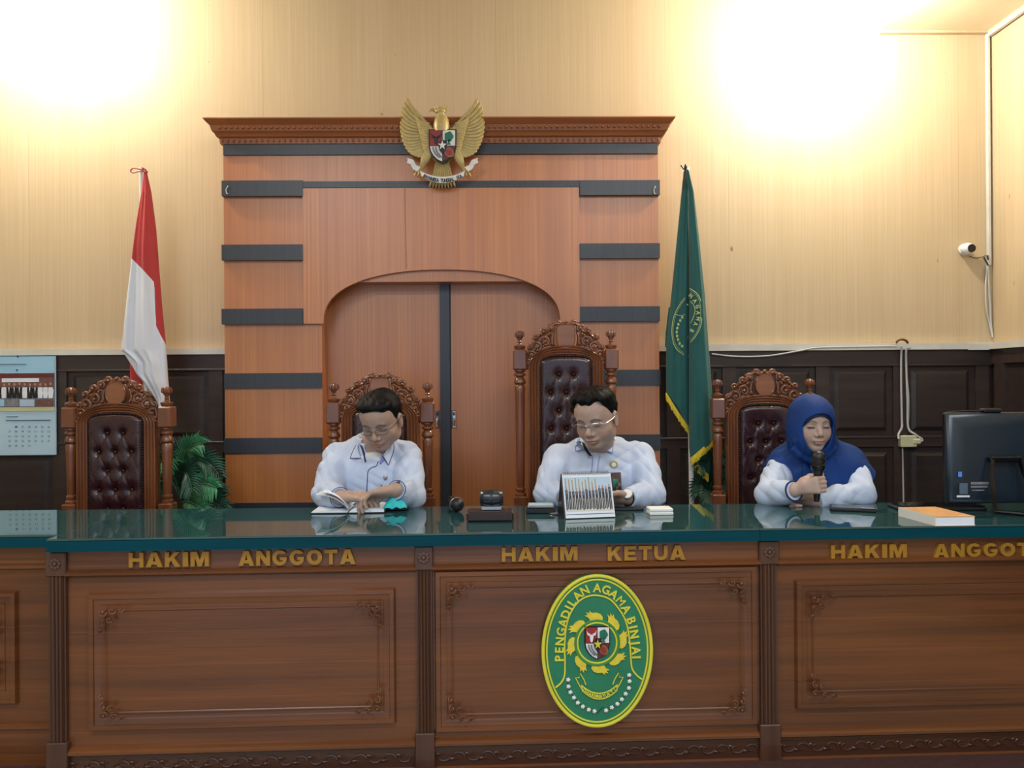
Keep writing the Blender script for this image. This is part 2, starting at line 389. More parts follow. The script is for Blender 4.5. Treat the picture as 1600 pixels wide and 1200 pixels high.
# downlight fittings belonging to the two bulbs that wash the wall
for (px, py, yy, lab) in ((15, -50, 3.75, 'round ceiling lamp washing the wall above the red and white flag'), (1325, 14, 3.74, 'round ceiling lamp washing the wall near the corner soffit')):
    q = P(px, py, yy); t = thing('ceiling_lamp', lab, 'lamp', (q[0], q[1], CEIL), 'lamps washing the back wall')
    MB().lathe([(.0, CEIL), (.06, CEIL), (.06, CEIL-.02), (.012, CEIL-.03), (.012, q[2]+.12), (.0, q[2]+.12)], 16, c=(q[0], q[1], 0)).build('ceiling_rose', 'white_paint', t)
    MB().ell(tuple(q), (.045, .045, .05), 20, 12).build('bulb', 'lamp_glow', t)
    MB().lathe([(.03, q[2]+.12), (.04, q[2]+.10), (.045, q[2]+.06), (.0, q[2]+.055)], 16, c=(q[0], q[1], 0)).build('bulb_socket', 'white_paint', t)
# ------------------------------------------------------------------ dark wainscot
zt = P(1250, 548, YW)[2]
def wainscot(name, x0, x1, stiles, lab):
    t = thing(name, lab, 'wall panelling', ((x0+x1)/2, YW, PLAT), kind='structure')
    MB().box(x0, x1, YW-.015, YW, PLAT, zt).build('backing_board', 'dark_panel', t, False)
    m = MB(); zm = P(1300, 683, YW)[2]
    m.box(x0, x1, YW-.03, YW-.015, zt-.075, zt); m.box(x0, x1, YW-.03, YW-.015, zm-.05, zm+.002); m.box(x0, x1, YW-.03, YW-.015, PLAT, PLAT+.14)
    for s in stiles:
        m.box(max(x0, s-.035), min(x1, s+.035), YW-.029, YW-.015, PLAT, zt)
    m.build('rail_and_stile', 'dark_panel_rail', t, False)
    m = MB(); m.box(x0, x1, YW-.036, YW-.03, zm-.006, zm+.006, bev=.002); m.box(x0, x1, YW-.036, YW-.03, zt-.085, zt-.075, bev=.002)
    m.build('beading', 'dark_panel_rail', t)
    ss = sorted(stiles)
    for a, b in zip(ss[:-1], ss[1:]):
        for z0, z1 in ((PLAT+.14, zm-.05), (zm+.002, zt-.075)):
            c = MB(); g = .03; d = .05
            if b-a < .2: continue
            P0 = [(a+.035+g, YW-.0155, z0+g), (b-.035-g, YW-.0155, z0+g), (b-.035-g, YW-.0155, z1-g), (a+.035+g, YW-.0155, z1-g)]
            P1 = [(a+.035+d, YW-.026, z0+d), (b-.035-d, YW-.026, z0+d), (b-.035-d, YW-.026, z1-d), (a+.035+d, YW-.026, z1-d)]
            c.add(P0+P1, [(4, 5, 6, 7)]+[(i, (i+1) % 4, 4+(i+1) % 4, 4+i) for i in range(4)]); c.build('raised_panel', 'dark_panel', t, False)
X = lambda px, py=600, Y=YW: P(px, py, Y)[0]
xp0, xp1 = P(351, 400, YP)[0], P(1029, 400, YP)[0]
wainscot('wall_panelling_left', XL, xp0, [XL+.05, X(-190), X(-60), X(98), X(340)], 'dark panelled wainscot behind the wall calendar and the empty chair')
wainscot('wall_panelling_right', xp1, XR, [X(1050), X(1137), X(1282), X(1402), X(1530)], 'dark panelled wainscot behind the woman and the computer')
# side-wall wainscot
t = thing('wall_panelling_side', 'dark wainscot on the right side wall beyond the computer', 'wall panelling', (XR, 3, PLAT), kind='structure')
MB().box(XR-.015, XR, 1.0, YW-.03, PLAT, zt).build('backing_board', 'dark_panel', t, False)
m = MB(); m.box(XR-.03, XR-.015, 1.0, YW-.03, zt-.075, zt)
for yy in (YW-.1, 3.3, 2.4, 1.5): m.box(XR-.029, XR-.015, yy-.04, yy+.04, PLAT, zt)
m.build('rail_and_stile', 'dark_panel_rail', t, False)
m = MB(); m.box(XL, xp0, YW-.045, YW, zt, zt+.03)
struct('trim_3', m, 'white_duct', label='white ledge strip on the wainscot left of the door surround')
m = MB(); m.box(xp1, XR, YW-.05, YW, zt, zt+.034); m.box(XR-.05, XR, 1.0, YW-.05, zt, zt+.034)
m.box(XR-.16, XR-.05, YW-.056, YW-.05, zt-.004, zt+.03)
struct('trim_4', m, 'white_duct', label='white cable duct along the wainscot right of the green flag')

# ------------------------------------------------------------------ door surround
cx = P(689, 400, YP)[0]
t = thing('door_surround', 'tall orange-brown laminate door surround with dark stripes and carved cornice', 'door surround', (cx, YW, PLAT), kind='structure')
z_top = P(690, 226, YP)[2]; z_c = P(690, 190, YP)[2]
XS = lambda px, py=400: P(px, py, YP)[0]
ZS = lambda py, px=690: P(px, py, YP)[2]
a0, a1 = XS(350, 400), XS(1029, 400)
b0, b1 = XS(503, 500), XS(877, 500)     # door opening
c0, c1 = XS(475, 400), XS(905, 400)     # raised middle board
MB().box(a0, b0, YP, YW, PLAT, z_top).build('pilaster', 'door_laminate', t, False)
MB().box(b1, a1, YP, YW, PLAT, z_top).build('pilaster', 'door_laminate', t, False)
MB().box(b0, b1, YP, YW, ZS(440), z_top).build('lintel', 'door_laminate', t, False)
# raised board with the arch cut out
zb = ZS(505); za = ZS(422); n = 40
th = np.linspace(PI, 0, n)
arc = [((b0+b1)/2+.003+(b1-b0)/2*.985*np.sign(math.cos(q))*abs(math.cos(q))**.92, zb+(za-zb)*abs(math.sin(q))**.80) for q in th]
poly_top = [(c0+(c1-c0)*i/(n-1), ZS(295)) for i in range(n)]
v = []; f = []
for i in range(n):
    for yy in (YP-.022, YP+.0):
        v.append((arc[i][0] if 0 < i < n-1 else (arc[i][0]), yy, arc[i][1])); v.append((poly_top[i][0], yy, poly_top[i][1]))
for i in range(n-1):
    a = 4*i; b = 4*(i+1)
    f += [(a, b, b+1, a+1), (a+2, a+3, b+3, b+2), (a, a+2, b+2, b), (a+1, b+1, b+3, a+3)]
m = MB().add(v, f)
m.add([(c0, YP-.022, zb), (arc[0][0], YP-.022, zb), (c0, YP-.022, ZS(295)), (c0, YP, zb), (arc[0][0], YP, zb), (c0, YP, ZS(295))], [(0, 1, 2), (3, 5, 4), (0, 3, 4, 1), (0, 2, 5, 3)])
e = arc[-1][0]
m.add([(e, YP-.022, zb), (c1, YP-.022, zb), (c1, YP-.022, ZS(295)), (e, YP, zb), (c1, YP, zb), (c1, YP, ZS(295))], [(0, 1, 2), (3, 5, 4), (0, 3, 4, 1), (1, 4, 5, 2)])
m.build('arched_board', 'door_laminate', t, False)
MB().add([(XS(633, 350), YP-.0225, ZS(295)), (XS(633, 350)+.002, YP-.0225, ZS(295)), (XS(635, 350)+.002, YP-.0225, ZS(420)), (XS(635, 350), YP-.0225, ZS(420)),
          (XS(633, 350), YP-.026, ZS(295)), (XS(633, 350)+.002, YP-.026, ZS(295)), (XS(635, 350)+.002, YP-.026, ZS(420)), (XS(635, 350), YP-.026, ZS(420))],
         [(0, 1, 2, 3), (4, 5, 6, 7), (0, 4, 7, 3), (1, 5, 6, 2)]).build('board_seam', 'cornice_wood', t, False)
def stripe(p0, y0, p1, y1, dep=.012):
    x0, x1, z0, z1 = rc(p0, y0, p1, y1, YP); MB().box(x0, x1, YP-dep, YP+.002, z0, z1).build('stripe', 'stripe_laminate', t, False)
stripe(350, 226, 1027, 242); stripe(474, 284.5, 905, 294.5, .024)
for k in range(3): stripe(349, 284+k*99.5, 475, 308+k*99.5, .026); stripe(905.5, 283.5+k*98, 1029.5, 306.5+k*98, .026)
for k in range(3): stripe(352, 583+k*101, 503.5, 606.5+k*101, .014)
for k in range(3): stripe(877, 578+k*101, 1031, 602+k*101, .014)
# cornice: stepped moulding with bead rows
x0, x1 = a0, a1; prof = [(0, z_top), (.012, z_top+.004), (.014, z_top+.03), (.026, z_top+.036), (.034, z_top+.052), (.042, z_top+.058), (.05, z_top+.085), (.064, z_top+.098), (.07, z_c-.01), (.074, z_c-.006), (.074, z_c), (0, z_c)]
G = []
for (d, z) in prof: G.append([(x0-d, YW, z), (x0-d, YP-d, z), (x1+d, YP-d, z), (x1+d, YW, z)])
MB().grid(G, closed_u=True).build('cornice', 'cornice_wood', t, True, 30)
m = MB()
for k in range(78):
    x = x0+.0+(x1-x0)*k/77
    m.box(x-.005, x+.005, YP-.022, YP-.012, z_top+.010, z_top+.026, bev=.003)
    m.box(x-.006, x+.006, YP-.056, YP-.040, z_top+.066, z_top+.080, bev=.003)
m.build('carved_bead_row', 'cornice_wood', t)
for px in (354.5, 1021): 
    q = P(px, 297, YP-.03); m = MB(); m.tube(catmull([(q[0]+.004, q[1]+.005, q[2]+.018), (q[0]+.008, q[1]-.012, q[2]+.014), (q[0], q[1]-.012, q[2]), (q[0]+.002, q[1]-.01, q[2]-.018), (q[0]+.008, q[1]-.012, q[2]-.02)]), .0025, 6)
    m.build('wire_hook', 'white_duct', t)
# doors
xm0, xm1 = P(688, 550, YD)[0], P(703, 550, YD)[0]
for i, (x0, x1, s) in enumerate(((b0, xm0+.004, 1), (xm1-.004, b1, -1))):
    d = bpy.data.objects.new('door_%d' % (i+1), None); col.objects.link(d); d.location = ((x0+x1)/2, YD, PLAT); d['kind'] = 'structure'
    d['label'] = ('left', 'right')[i]+' leaf of the orange-brown double door with a chrome lever plate'; 
    MB().box(x0, x1, YD, YD+.035, PLAT, ZS(425)).build('door_leaf', 'door_laminate', d, False)
    hx = P((683.5, 709.5)[i], 655, YD)[0]; hz = P(700, 655, YD)[2]
    h = MB().box(hx-.010, hx+.010, YD-.007, YD, hz-.045, hz+.045, bev=.003).build('door_handle', 'chrome', d)
    m = MB(); m.tube(catmull([(hx, YD-.007, hz+.0), (hx, YD-.03, hz+.002), (hx, YD-.036, hz-.01), (hx, YD-.036, hz-.035)]), [.005]*18+[.006], 8); m.build('lever', 'chrome', h)
    MB().ell((hx, YD-.008, hz+.028), (.005, .003, .010), 10, 6).build('keyhole', 'black_paint', h)
MB().box(xm0, xm1, YD-.02, YD+.03, PLAT, ZS(425)).build('astragal', 'stripe_laminate', t, False)
MB().box(xm1-.002, xm1+.006, YD-.004, YD+.03, PLAT, ZS(425)).build('door_gap', 'black_paint', t, False)
MB().box(b0, b1, YD+.04, YW-.005, PLAT, ZS(425)).build('door_back', 'door_laminate', t, False)

# ------------------------------------------------------------------ national emblem (eagle)
EY = YP-.05
def E(px, py, dy=0): return P(px, py, EY-dy)
u = P(691, 0, EY)[0]-P(690, 0, EY)[0]
c = E(690, 228); t = thing('eagle_emblem', 'golden eagle coat of arms with shield and white ribbon on the cornice', 'emblem', (c[0], YP, c[2]))
for sgn in (-1, 1):
    m = MB(); mir = (lambda x: x) if sgn < 0 else (lambda x: 1382-x)
    tips = [(636, 153), (630, 163), (627, 174), (625.5, 185), (625, 196), (626, 207), (628.5, 217), (632, 226), (637, 234), (643, 240), (650, 243.5), (658, 244.5), (665, 241)]
    roots = [(664, 190), (665, 194), (666, 198), (667, 202), (668, 206), (669, 210), (670, 214), (671, 218), (672, 222), (673, 225), (674, 228), (675, 231), (676, 233)]
    NF = 19; ti = np.linspace(0, 12, NF)
    for k in range(NF):
        b = (np.interp(ti[k], range(13), [q[0] for q in tips]), np.interp(ti[k], range(13), [q[1] for q in tips])); a = (np.interp(ti[k], range(13), [q[0] for q in roots]), np.interp(ti[k], range(13), [q[1] for q in roots]))
        mid = (b[0]+8+.1*k, min(b[1]+25-1.2*k, 246))
        pts = bez(E(mir(a[0]), a[1], .02), E(mir(mid[0]), mid[1], .03), E(mir(b[0]), b[1], .012+.0006*k), 14)
        s = np.linspace(0, 1, 14); r = u*(1.7+1.3*np.sin(np.clip(s, 0, 1)*PI*.75))*np.where(s > .92, (1-s)*10+.15, 1)
        m.tube(pts, r, 8, .6, (0, 1, 0))
    for k in range(13):   # covert feathers
        a = (671+k*.4, 193+k*3.1); b = (648+k*1.2, 180+k*4.6)
        pts = bez(E(mir(a[0]), a[1], .04), E(mir(b[0]+7), b[1]+13, .05), E(mir(b[0]), b[1], .03), 8)
        m.tube(pts, u*np.array([1.6, 2.2, 2.4, 2.4, 2.2, 2, 1.5, .6]), 8, .6, (0, 1, 0))
    m.tube(bez(E(mir(676), 205, .035), E(mir(662), 188, .04), E(mir(638), 158, .02), 14), u*np.linspace(4, .8, 14), 8, .6, (0, 1, 0))
    m.build('wing', 'gold_paint', t)
    m = MB()
    m.tube(catmull([E(mir(672), 236, .03), E(mir(665), 248, .035), E(mir(661), 257, .035), E(mir(657), 266, .03), E(mir(652), 271, .035)]), u*np.interp(np.linspace(0, 1, 25), [0, .3, .7, 1], [8, 7, 2.6, 2]), 10, .7, (0, 1, 0))
    for dx in (-4, 0, 4): m.tube(bez(E(mir(655+dx), 268, .035), E(mir(653+dx*1.3), 272, .05), E(mir(652+dx*1.4), 277, .04), 6), u*np.array([1.6, 1.6, 1.5, 1.3, 1, .4]), 6)
    m.build('leg', 'gold_paint', t)
m = MB()
m.ell(E(691, 225, .01), (u*24, .035, u*32), 20, 14)
m.lathe([(.0, 0), (u*12, 0), (u*13, u*10), (u*11, u*20), (u*8, u*25), (0, u*27)], 18, c=tuple(E(690, 207, .03)))
m.build('body', 'gold_paint', t)
m = MB()
m.ell(E(688, 174, .035), (u*9, .02, u*5.5), 14, 8); m.tube([E(689, 184, .03), E(689, 174, .035)], [u*7, u*6], 10)
m.tube(catmull([E(681, 173, .035), E(674, 171, .037), E(671, 175, .037)]), u*np.linspace(3.2, .7, 13), 8)
for k, (a, b) in enumerate((((681, 171), (677, 165)), ((685, 170), (682, 164)), ((689, 169), (688, 163.5)), ((693, 170), (695, 164)), ((696, 172), (699, 167)))):
    m.tube([E(a[0], a[1], .035), E((a[0]+b[0])/2+1, (a[1]+b[1])/2, .035), E(b[0], b[1], .035)], [u*2.4, u*1.8, u*.5], 6)
m.build('head', 'gold_paint', t)
m = MB()
for k in range(9):
    q = (k-4)/4; m.tube(bez(E(691+q*9, 250, .022), E(691+q*12, 272, .03), E(691+q*20, 292+2.5*(1-q*q), .02), 10), u*np.array([1.2, 1.3, 1.5, 1.7, 1.8, 2.0, 2.2, 2.3, 2.0, .5]), 8, 1, (0, 1, 0))
m.build('tail', 'gold_paint', t)
def shield(parent, cx, cy, W, H, Yf, conv, star='white_paint', outline='black_paint'):
    """five-field shield; conv(px,py,y) -> (x,z)"""
    def poly(pts): return [tuple(conv(cx+a*W, cy+b*H)) for a, b in pts]
    out = [(-.5, -.5), (.5, -.5), (.5, .02), (.46, .16), (.36, .30), (.2, .42), (0, .5), (-.2, .42), (-.36, .30), (-.46, .16), (-.5, .02)]
    d = .006
    b_ = MB().prism(poly([(x*1.08, y*1.06) for x, y in out]), Yf, Yf+.012).build('shield', outline, parent, False)
    MB().prism(poly([(-.49, -.49), (-.01, -.49), (-.01, -.01), (-.49, -.01)]), Yf-d, Yf).build('shield_field', 'red_paint', b_, False)
    MB().prism(poly([(.01, -.49), (.49, -.49), (.49, -.01), (.01, -.01)]), Yf-d, Yf).build('shield_field', 'white_paint', b_, False)
    MB().prism(poly([(-.49, .01), (-.01, .01), (-.01, .48), (-.2, .41), (-.35, .29), (-.45, .15)]), Yf-d, Yf).build('shield_field', 'white_paint', b_, False)
    MB().prism(poly([(.01, .01), (.49, .01), (.45, .15), (.35, .29), (.2, .41), (.01, .48)]), Yf-d, Yf).build('shield_field', 'maroon_paint', b_, False)
    # bull head
    m = MB(); m.prism(poly([(-.34, -.28), (-.16, -.28), (-.2, -.08), (-.25, -.04), (-.3, -.08)]), Yf-d-.004, Yf-d)
    m.prism(poly([(-.46, -.42), (-.4, -.34), (-.3, -.3), (-.3, -.24), (-.42, -.27)]), Yf-d-.004, Yf-d); m.prism(poly([(-.04, -.42), (-.1, -.34), (-.2, -.3), (-.2, -.24), (-.08, -.27)]), Yf-d-.004, Yf-d)
    m.build('bull_head', 'white_paint' if star != 'white_paint' else 'black_paint', b_, False)
    m = MB(); m.prism(poly([(.25+.17*math.cos(a)*(1+.08*math.cos(5*a)), -.29+.15*math.sin(a)*(1+.08*math.cos(5*a))) for a in np.linspace(0, 2*PI, 30, endpoint=False)]), Yf-d-.004, Yf-d)
    m.prism(poly([(.22, -.2), (.28, -.2), (.29, -.08), (.34, -.04), (.16, -.04), (.21, -.08)]), Yf-d-.004, Yf-d); m.build('tree', 'tree_green', b_, False)
    m = MB()
    for s in (0, .11):
        pts = [(-.40+s, .05), (-.37+s, .16), (-.30+s, .26), (-.2+s, .34), (-.13+s*.7, .38)]
        m.prism(poly(pts+[(a+.045, b-.03) for a, b in pts[::-1]]), Yf-d-.004, Yf-d)
    m.build('rice_and_cotton', 'photo_grey', b_, False)
    ch = [(.25+.15*math.cos(a)*math.cos(.9)-.22*math.sin(a)*math.sin(.9), .2-(.15*math.cos(a)*math.sin(.9)+.18*math.sin(a)*math.cos(.9))) for a in np.linspace(0, 2*PI, 24, endpoint=False)]
    m = MB(); m.prism(poly([(x, min(y, .36)) for x, y in ch]), Yf-d-.003, Yf-d); m.build('chain', 'cornice_wood', b_, False)
    m = MB(); m.prism(poly([(.25+(x-.25)*.6, .2+(min(y, .36)-.2)*.6) for x, y in ch]), Yf-d-.006, Yf-d-.003); m.build('chain_centre', 'red_paint', b_, False)
    MB().prism(poly([(-.17, -.06), (-.06, -.17), (.17, -.17), (.17, .05), (.1, .17), (0, .26), (-.12, .14)]), Yf-d-.006, Yf-d-.001).build('centre_field', 'black_paint', b_, False)
    st = [(((.17 if k % 2 == 0 else .065)*math.sin(k*PI/5)), (-(.17 if k % 2 == 0 else .065)*math.cos(k*PI/5))*.92) for k in range(10)]
    MB().prism(poly(st), Yf-d-.012, Yf-d-.006).build('star', star, b_, False)
shield(t, 691.5, 228.5, 40, 50, EY-.055, lambda a, b: E(a, b, .055)[[0, 2]])
# ribbon
def band(mb, top, bot, y, d, n=24):
    T = np.array(top); B = np.array(bot); G = [np.c_[T[:, 0], np.full(len(T), y), T[:, 1]], np.c_[B[:, 0], np.full(len(T), y), B[:, 1]], np.c_[B[:, 0], np.full(len(T), y+d), B[:, 1]], np.c_[T[:, 0], np.full(len(T), y+d), T[:, 1]]]
    mb.grid(np.array(G), closed_u=True); k = len(T); b = mb.n-4*k; mb.f += [(b, b+k, b+2*k, b+3*k), (b+k-1, b+2*k-1, b+3*k-1, b+4*k-1)]
q = lambda a, b: tuple(E(a, b, .05)[[0, 2]])
s = np.linspace(-1, 1, 25); top = [q(691.5+35*k, 277-9.5*k*k) for k in s]; bot = [q(691.5+33*k, 286.5-11*k*k) for k in s]
m = MB(); band(m, top, bot, EY-.058, .006); rb = m.build('ribbon', 'white_paint', t, False)
for mir in ((lambda x: x), (lambda x: 1383-x)):
    m = MB(); band(m, [q(mir(657), 261), q(mir(650), 258), q(mir(646), 250), q(mir(637.5), 247)], [q(mir(652), 268), q(mir(645), 264), q(mir(641), 256), q(mir(636), 253.5)], EY-.05, .006)
    m.prism([q(mir(636), 247), q(mir(646), 250), q(mir(642), 257), q(mir(635), 254.5), q(mir(639), 251)], EY-.052, EY-.044); m.build('ribbon_end', 'white_paint', rb, False)
m = MB(); txt = 'BHINNEKA TUNGGAL IKA'
for i, ch in enumerate(txt):
    if ch == ' ': continue
    k = -0.83+1.66*i/(len(txt)-1); a = E(691.5+34*k, 281.8-10.2*k*k, .06); letter_at(m, ch, (a[0], a[2]), math.atan(2*10.2*k/34), u*5.6, EY-.058, .004, .03, .62)
m.build('motto', 'black_paint', rb, False)

# ------------------------------------------------------------------ camera, conduit, cables, socket
c = P(1511, 389, YW-.03); t = thing('security_camera', 'small white round security camera on the wall right of the bench', 'camera', (c[0], YW, c[2]))
m = MB(); m.lathe([(0, 0), (.03, 0), (.032, -.012), (.02, -.022), (0, -.022)], 20, 'y', c=(c[0], YW, c[2])); m.build('base', 'white_paint', t)
MB().ell((c[0], YW-.036, c[2]), (.036, .028, .031), 24, 16).build('body', 'white_paint', t)
MB().lathe([(0, .012), (.021, .012), (.021, -.002), (.016, -.004), (0, -.002)], 20, 'y', c=(c[0]+.006, YW-.062, c[2]-.001)).build('lens', 'gloss_black', t)
pts = [P(1515, 400, YW-.01), P(1523, 403, YW-.008), P(1532, 402, YW-.008), P(1541, 399, YW-.01)]
MB().tube(catmull(pts), .0022, 6).build('cable', 'cable_brown', t)
x = P(1543, 300, YW)[0]
m = MB(); m.box(x-.010, x+.008, YW-.020, YW, P(1543, 415, YW)[2], zs-.012, bev=.003)
o = m.build('cable_conduit', 'white_duct'); tag(o, 'vertical white cable duct in the corner above the security camera cable', 'cable duct')
m = MB()
for k in range(2): m.tube(catmull([P(1543-k, 415, YW-.012), P(1545-5*k, 450, YW-.013-.008*k), P(1547-6*k, 480, YW-.012-.008*k), P(1548-2*k, 505, YW-.012), P(1551, 527, YW-.012)]), .006-.0018*k, 8)
o = m.build('cable', 'cable_white'); tag(o, 'pair of white cables hanging from the corner duct to the wainscot ledge', 'cable')
m = MB(); m.tube(catmull([P(1537, 402, YW-.02), P(1541, 409, YW-.025), P(1544, 414, YW-.025)]), .004, 6); m.tube([P(1543, 399, YW-.02), P(1544, 406, YW-.026)], .004, 6)
o = m.build('cable_knot', 'black_plastic'); tag(o, 'dark taped cable knot beside the security camera', 'cable')
t = thing('wall_socket', 'ivory wall socket with plug on the dark panelling below twin cables', 'socket', tuple(P(1418, 689, YW-.03)))
x0, x1, z0, z1 = rc(1403, 680, 1428, 698, YW-.03); MB().box(x0, x1, YW-.065, YW-.03, z0, z1, bev=.004).build('socket_box', 'ivory_plastic', t)
x0, x1, z0, z1 = rc(1424, 685, 1437, 694, YW-.05); MB().box(x0, x1, YW-.07, YW-.04, z0, z1, bev=.006).build('plug', 'ivory_plastic', t)
m = MB(); m.tube(catmull([P(1409, 541, YW-.055), P(1408, 560, YW-.045), P(1408, 600, YW-.04), P(1409, 655, YW-.04), P(1409, 668, YW-.045), P(1404, 678, YW-.05), P(1404, 686, YW-.06)]), .0055, 8)
o = m.build('cable', 'cable_white'); tag(o, 'left white cable dropping from the wainscot ledge to the wall socket', 'cable')
m = MB(); m.tube(catmull([P(1422, 543, YW-.055), P(1416, 547, YW-.05), P(1416, 575, YW-.04), P(1418, 630, YW-.04), P(1419, 668, YW-.045), P(1429, 678, YW-.06), P(1441, 687, YW-.06), P(1437, 690, YW-.06)]), .0055, 8)
m.tube(catmull([P(1417, 590, YW-.04), P(1419.5, 620, YW-.036), P(1419.5, 650, YW-.036), P(1418, 668, YW-.04)]), .004, 8)
o = m.build('cable', 'cable_white'); tag(o, 'right white cable looping from the wainscot ledge into the socket plug', 'cable')
m = MB(); m.tube(catmull([P(1410, 699, YW-.04), P(1411, 740, YW-.034), P(1412, 800, YW-.034)]), .0042, 8)
o = m.build('cable', 'cable_white'); tag(o, 'white cable running down from the wall socket behind the bench', 'cable')
m = MB(); m.tube(catmull([P(1112, 553, YW-.045), P(1150, 557, YW-.045), P(1200, 556, YW-.045), P(1250, 548, YW-.06), P(1285, 543, YW-.062), P(1400, 541, YW-.062)]), .0042, 8)
o = m.build('cable', 'cable_white'); tag(o, 'sagging white cable along the wainscot ledge beside the green flag', 'cable')
c = P(1409, 536, YW-.06); m = MB(); m.tube(catmull([c+np.array([-.03, 0, 0]), c+np.array([-.02, -.005, .014]), c+np.array([0, -.008, .018]), c+np.array([.02, -.005, .012]), c+np.array([.032, 0, 0])]), .006, 6)
o = m.build('cable_clip', 'cable_brown'); tag(o, 'brown tape lump on the wainscot ledge above the twin cables', 'cable clip')

# ------------------------------------------------------------------ wall calendar
CY = YW-.05
x0, x1, z0, z1 = rc(-95, 557, 87, 712, CY)
t = thing('wall_calendar', 'pale blue wall calendar with a group photo hanging left of the empty chair', 'calendar', ((x0+x1)/2, CY, z0))
ZC = lambda py: P(40, py, CY)[2]; XC = lambda px: P(px, 640, CY)[0]
MB().box(x0, x1, CY, CY+.012, z0, z1, bev=.003).build('lower_page', 'paper_lower', t)
MB().box(x0, x1-.004, CY-.003, CY, ZC(583), z1).build('header', 'paper_blue', t, False)
ph = MB().box(x0, x1-.004, CY-.0035, CY, ZC(636), ZC(583)).build('group_photo', 'photo_grey', t, False)
MB().box(x0, x1-.004, CY-.0045, CY-.0035, ZC(590), ZC(583.5)).build('photo_banner', 'maroon_paint', ph, False)
MB().box(XC(4), XC(62), CY-.005, CY-.0035, ZC(597), ZC(591)).build('photo_sign', 'paper', ph, False)
MB().box(x0, x1-.004, CY-.004, CY-.0035, ZC(612), ZC(590)).build('photo_wall', 'photo_brown', ph, False)
mh, mb_, mw = MB(), MB(), MB(); r_ = random.Random(3)
for k in range(22):
    px = -90+k*8.1; py = 601+r_.uniform(-1, 1); a = P(px, py, CY)
    mh.ell((a[0], CY-.006, a[2]), (.006, .002, .008), 8, 6)
    b = P(px, 613, CY); (mw if k > 18 or k in (12, 16) else mb_).prism([(b[0]-.010, b[2]-.03), (b[0]+.010, b[2]-.03), (b[0]+.015, b[2]+.012), (b[0]+.009, b[2]+.026), (b[0]-.009, b[2]+.026), (b[0]-.015, b[2]+.012)], CY-.0065, CY-.004)
    mw.prism([(b[0]-.003, b[2]+.026), (b[0]+.003, b[2]+.026), (b[0], b[2]-.004)], CY-.0072, CY-.0064)
mh.build('photo_faces', 'face_print', ph); mb_.build('photo_suits', 'black_paint', ph); mw.build('photo_shirts', 'paper', ph)
for a, b, mt in ((-60, 8, 'paper_blue'), (9, 31, 'photo_grey'), (32, 55, 'sky_print'), (56, 84, 'photo_brown')):
    xx0, xx1, zz0, zz1 = rc(a, 624, b, 635, CY); MB().box(xx0, xx1, CY-.0075, CY-.0065, zz0, zz1).build('photo_inset', mt, ph, False)
MB().box(x0, x1-.004, CY-.004, CY, ZC(642), ZC(636)).build('yellow_band', 'cream_print', t, False)
m = MB(); m.box(XC(9), XC(79), CY-.002, CY, ZC(657.5), ZC(656)); m.box(XC(10), XC(28), CY-.002, CY, ZC(651.5), ZC(650.3)); m.box(XC(-40), XC(42), CY-.005, CY-.003, ZC(569.5), ZC(568.5)); m.build('heading_line', 'ink', t, False)
m = MB(); d = 1
for r in range(5):
    for cc in range(7):
        if r == 0 and cc < 1 or d > 31 or (r == 4 and cc < 0): continue
        a = P(15+cc*10.2, 667+r*7.4, CY); add_text(m, str(d), a[0]-.006, a[0]+.006, a[2]-.005, a[2]+.005, CY, .0006, .0); d += 1
m.build('date_grid', 'ink', t, False)
m = MB(); m.ell((XC(28), CY-.006, ZC(578)), (.006, .003, .004), 8, 6); m.ell((XC(29), CY-.004, ZC(557)), (.004, .003, .006), 8, 6); m.build('hanging_nail', 'black_paint', t)

# ------------------------------------------------------------------ judges' bench
YF, YB = 2.47, 3.06
XJ = P(72, 838, YF)[0]; XR2 = XR-.05
ZB = lambda py: P(800, py, 2.5)[2]
XB = lambda px, py=1000, Y=2.5: P(px, py, Y)[0]
def carve_corner(x, z, sx, sz, s=1.0):
    """carved leaf scrolls in a panel corner, x,z = corner, sx,sz = direction inward"""
    m = MB()
    def C(a, b): return (x+sx*a*s, z+sz*b*s)
    for (ax, az, dx, dz, r) in ((.02, .02, 1, 0, .014), (.05, .015, 1, .2, .011), (.078, .012, 1, 0, .008), (.02, .05, 0, 1, .011), (.015, .078, 0, 1, .008), (.042, .042, .7, .7, .010)):
        pts = []
        for t in np.linspace(0, 1, 12):
            a = t*PI*1.6+math.atan2(dz, dx); rr = r*(1-.65*t); q = C(ax+rr*math.cos(a), az+rr*math.sin(a)); pts.append((q[0], 2.483-.006*math.sin(t*3), q[1]))
        m.tube(pts, np.linspace(.004, .0018, 12)*s, 6, .8, (0, 1, 0))
        q = C(ax, az); m.ell((q[0], 2.483, q[1]), (r*.45*s, .006, r*.45*s), 8, 6)
    return m
def frame(mb, x0, x1, z0, z1, w, y0, y1, y2):
    """picture-frame moulding between outer rect and inner rect inset w: rises y0 -> y1 -> y2"""
    G = []
    for i, (d, y) in enumerate(((0, y0), (w*.12, y1), (w*.45, y1), (w*.5, (y1+y2)/2), (w*.85, (y1+y2)/2+.002), (w, y2))):
        G.append([(x0+d, y, z0+d), (x1-d, y, z0+d), (x1-d, y, z1-d), (x0+d, y, z1-d)])
    mb.grid(G, closed_v=True)
c = P(800, 1000, 2.5)
bench = thing('judges_bench', 'long carved dark teak bench with gold lettering below the green glass top', 'bench', (c[0], 2.76, 0))
zb0 = TOP-.0415
XE = XR2
MB().box(XJ+.03, XE, 2.52, 2.56, 0, zb0).build('front_board', 'teak_dark', bench, False)
MB().box(XJ+.03, XE, 2.54, YB-.02, zb0-.05, zb0).build('under_top', 'teak_dark', bench, False)
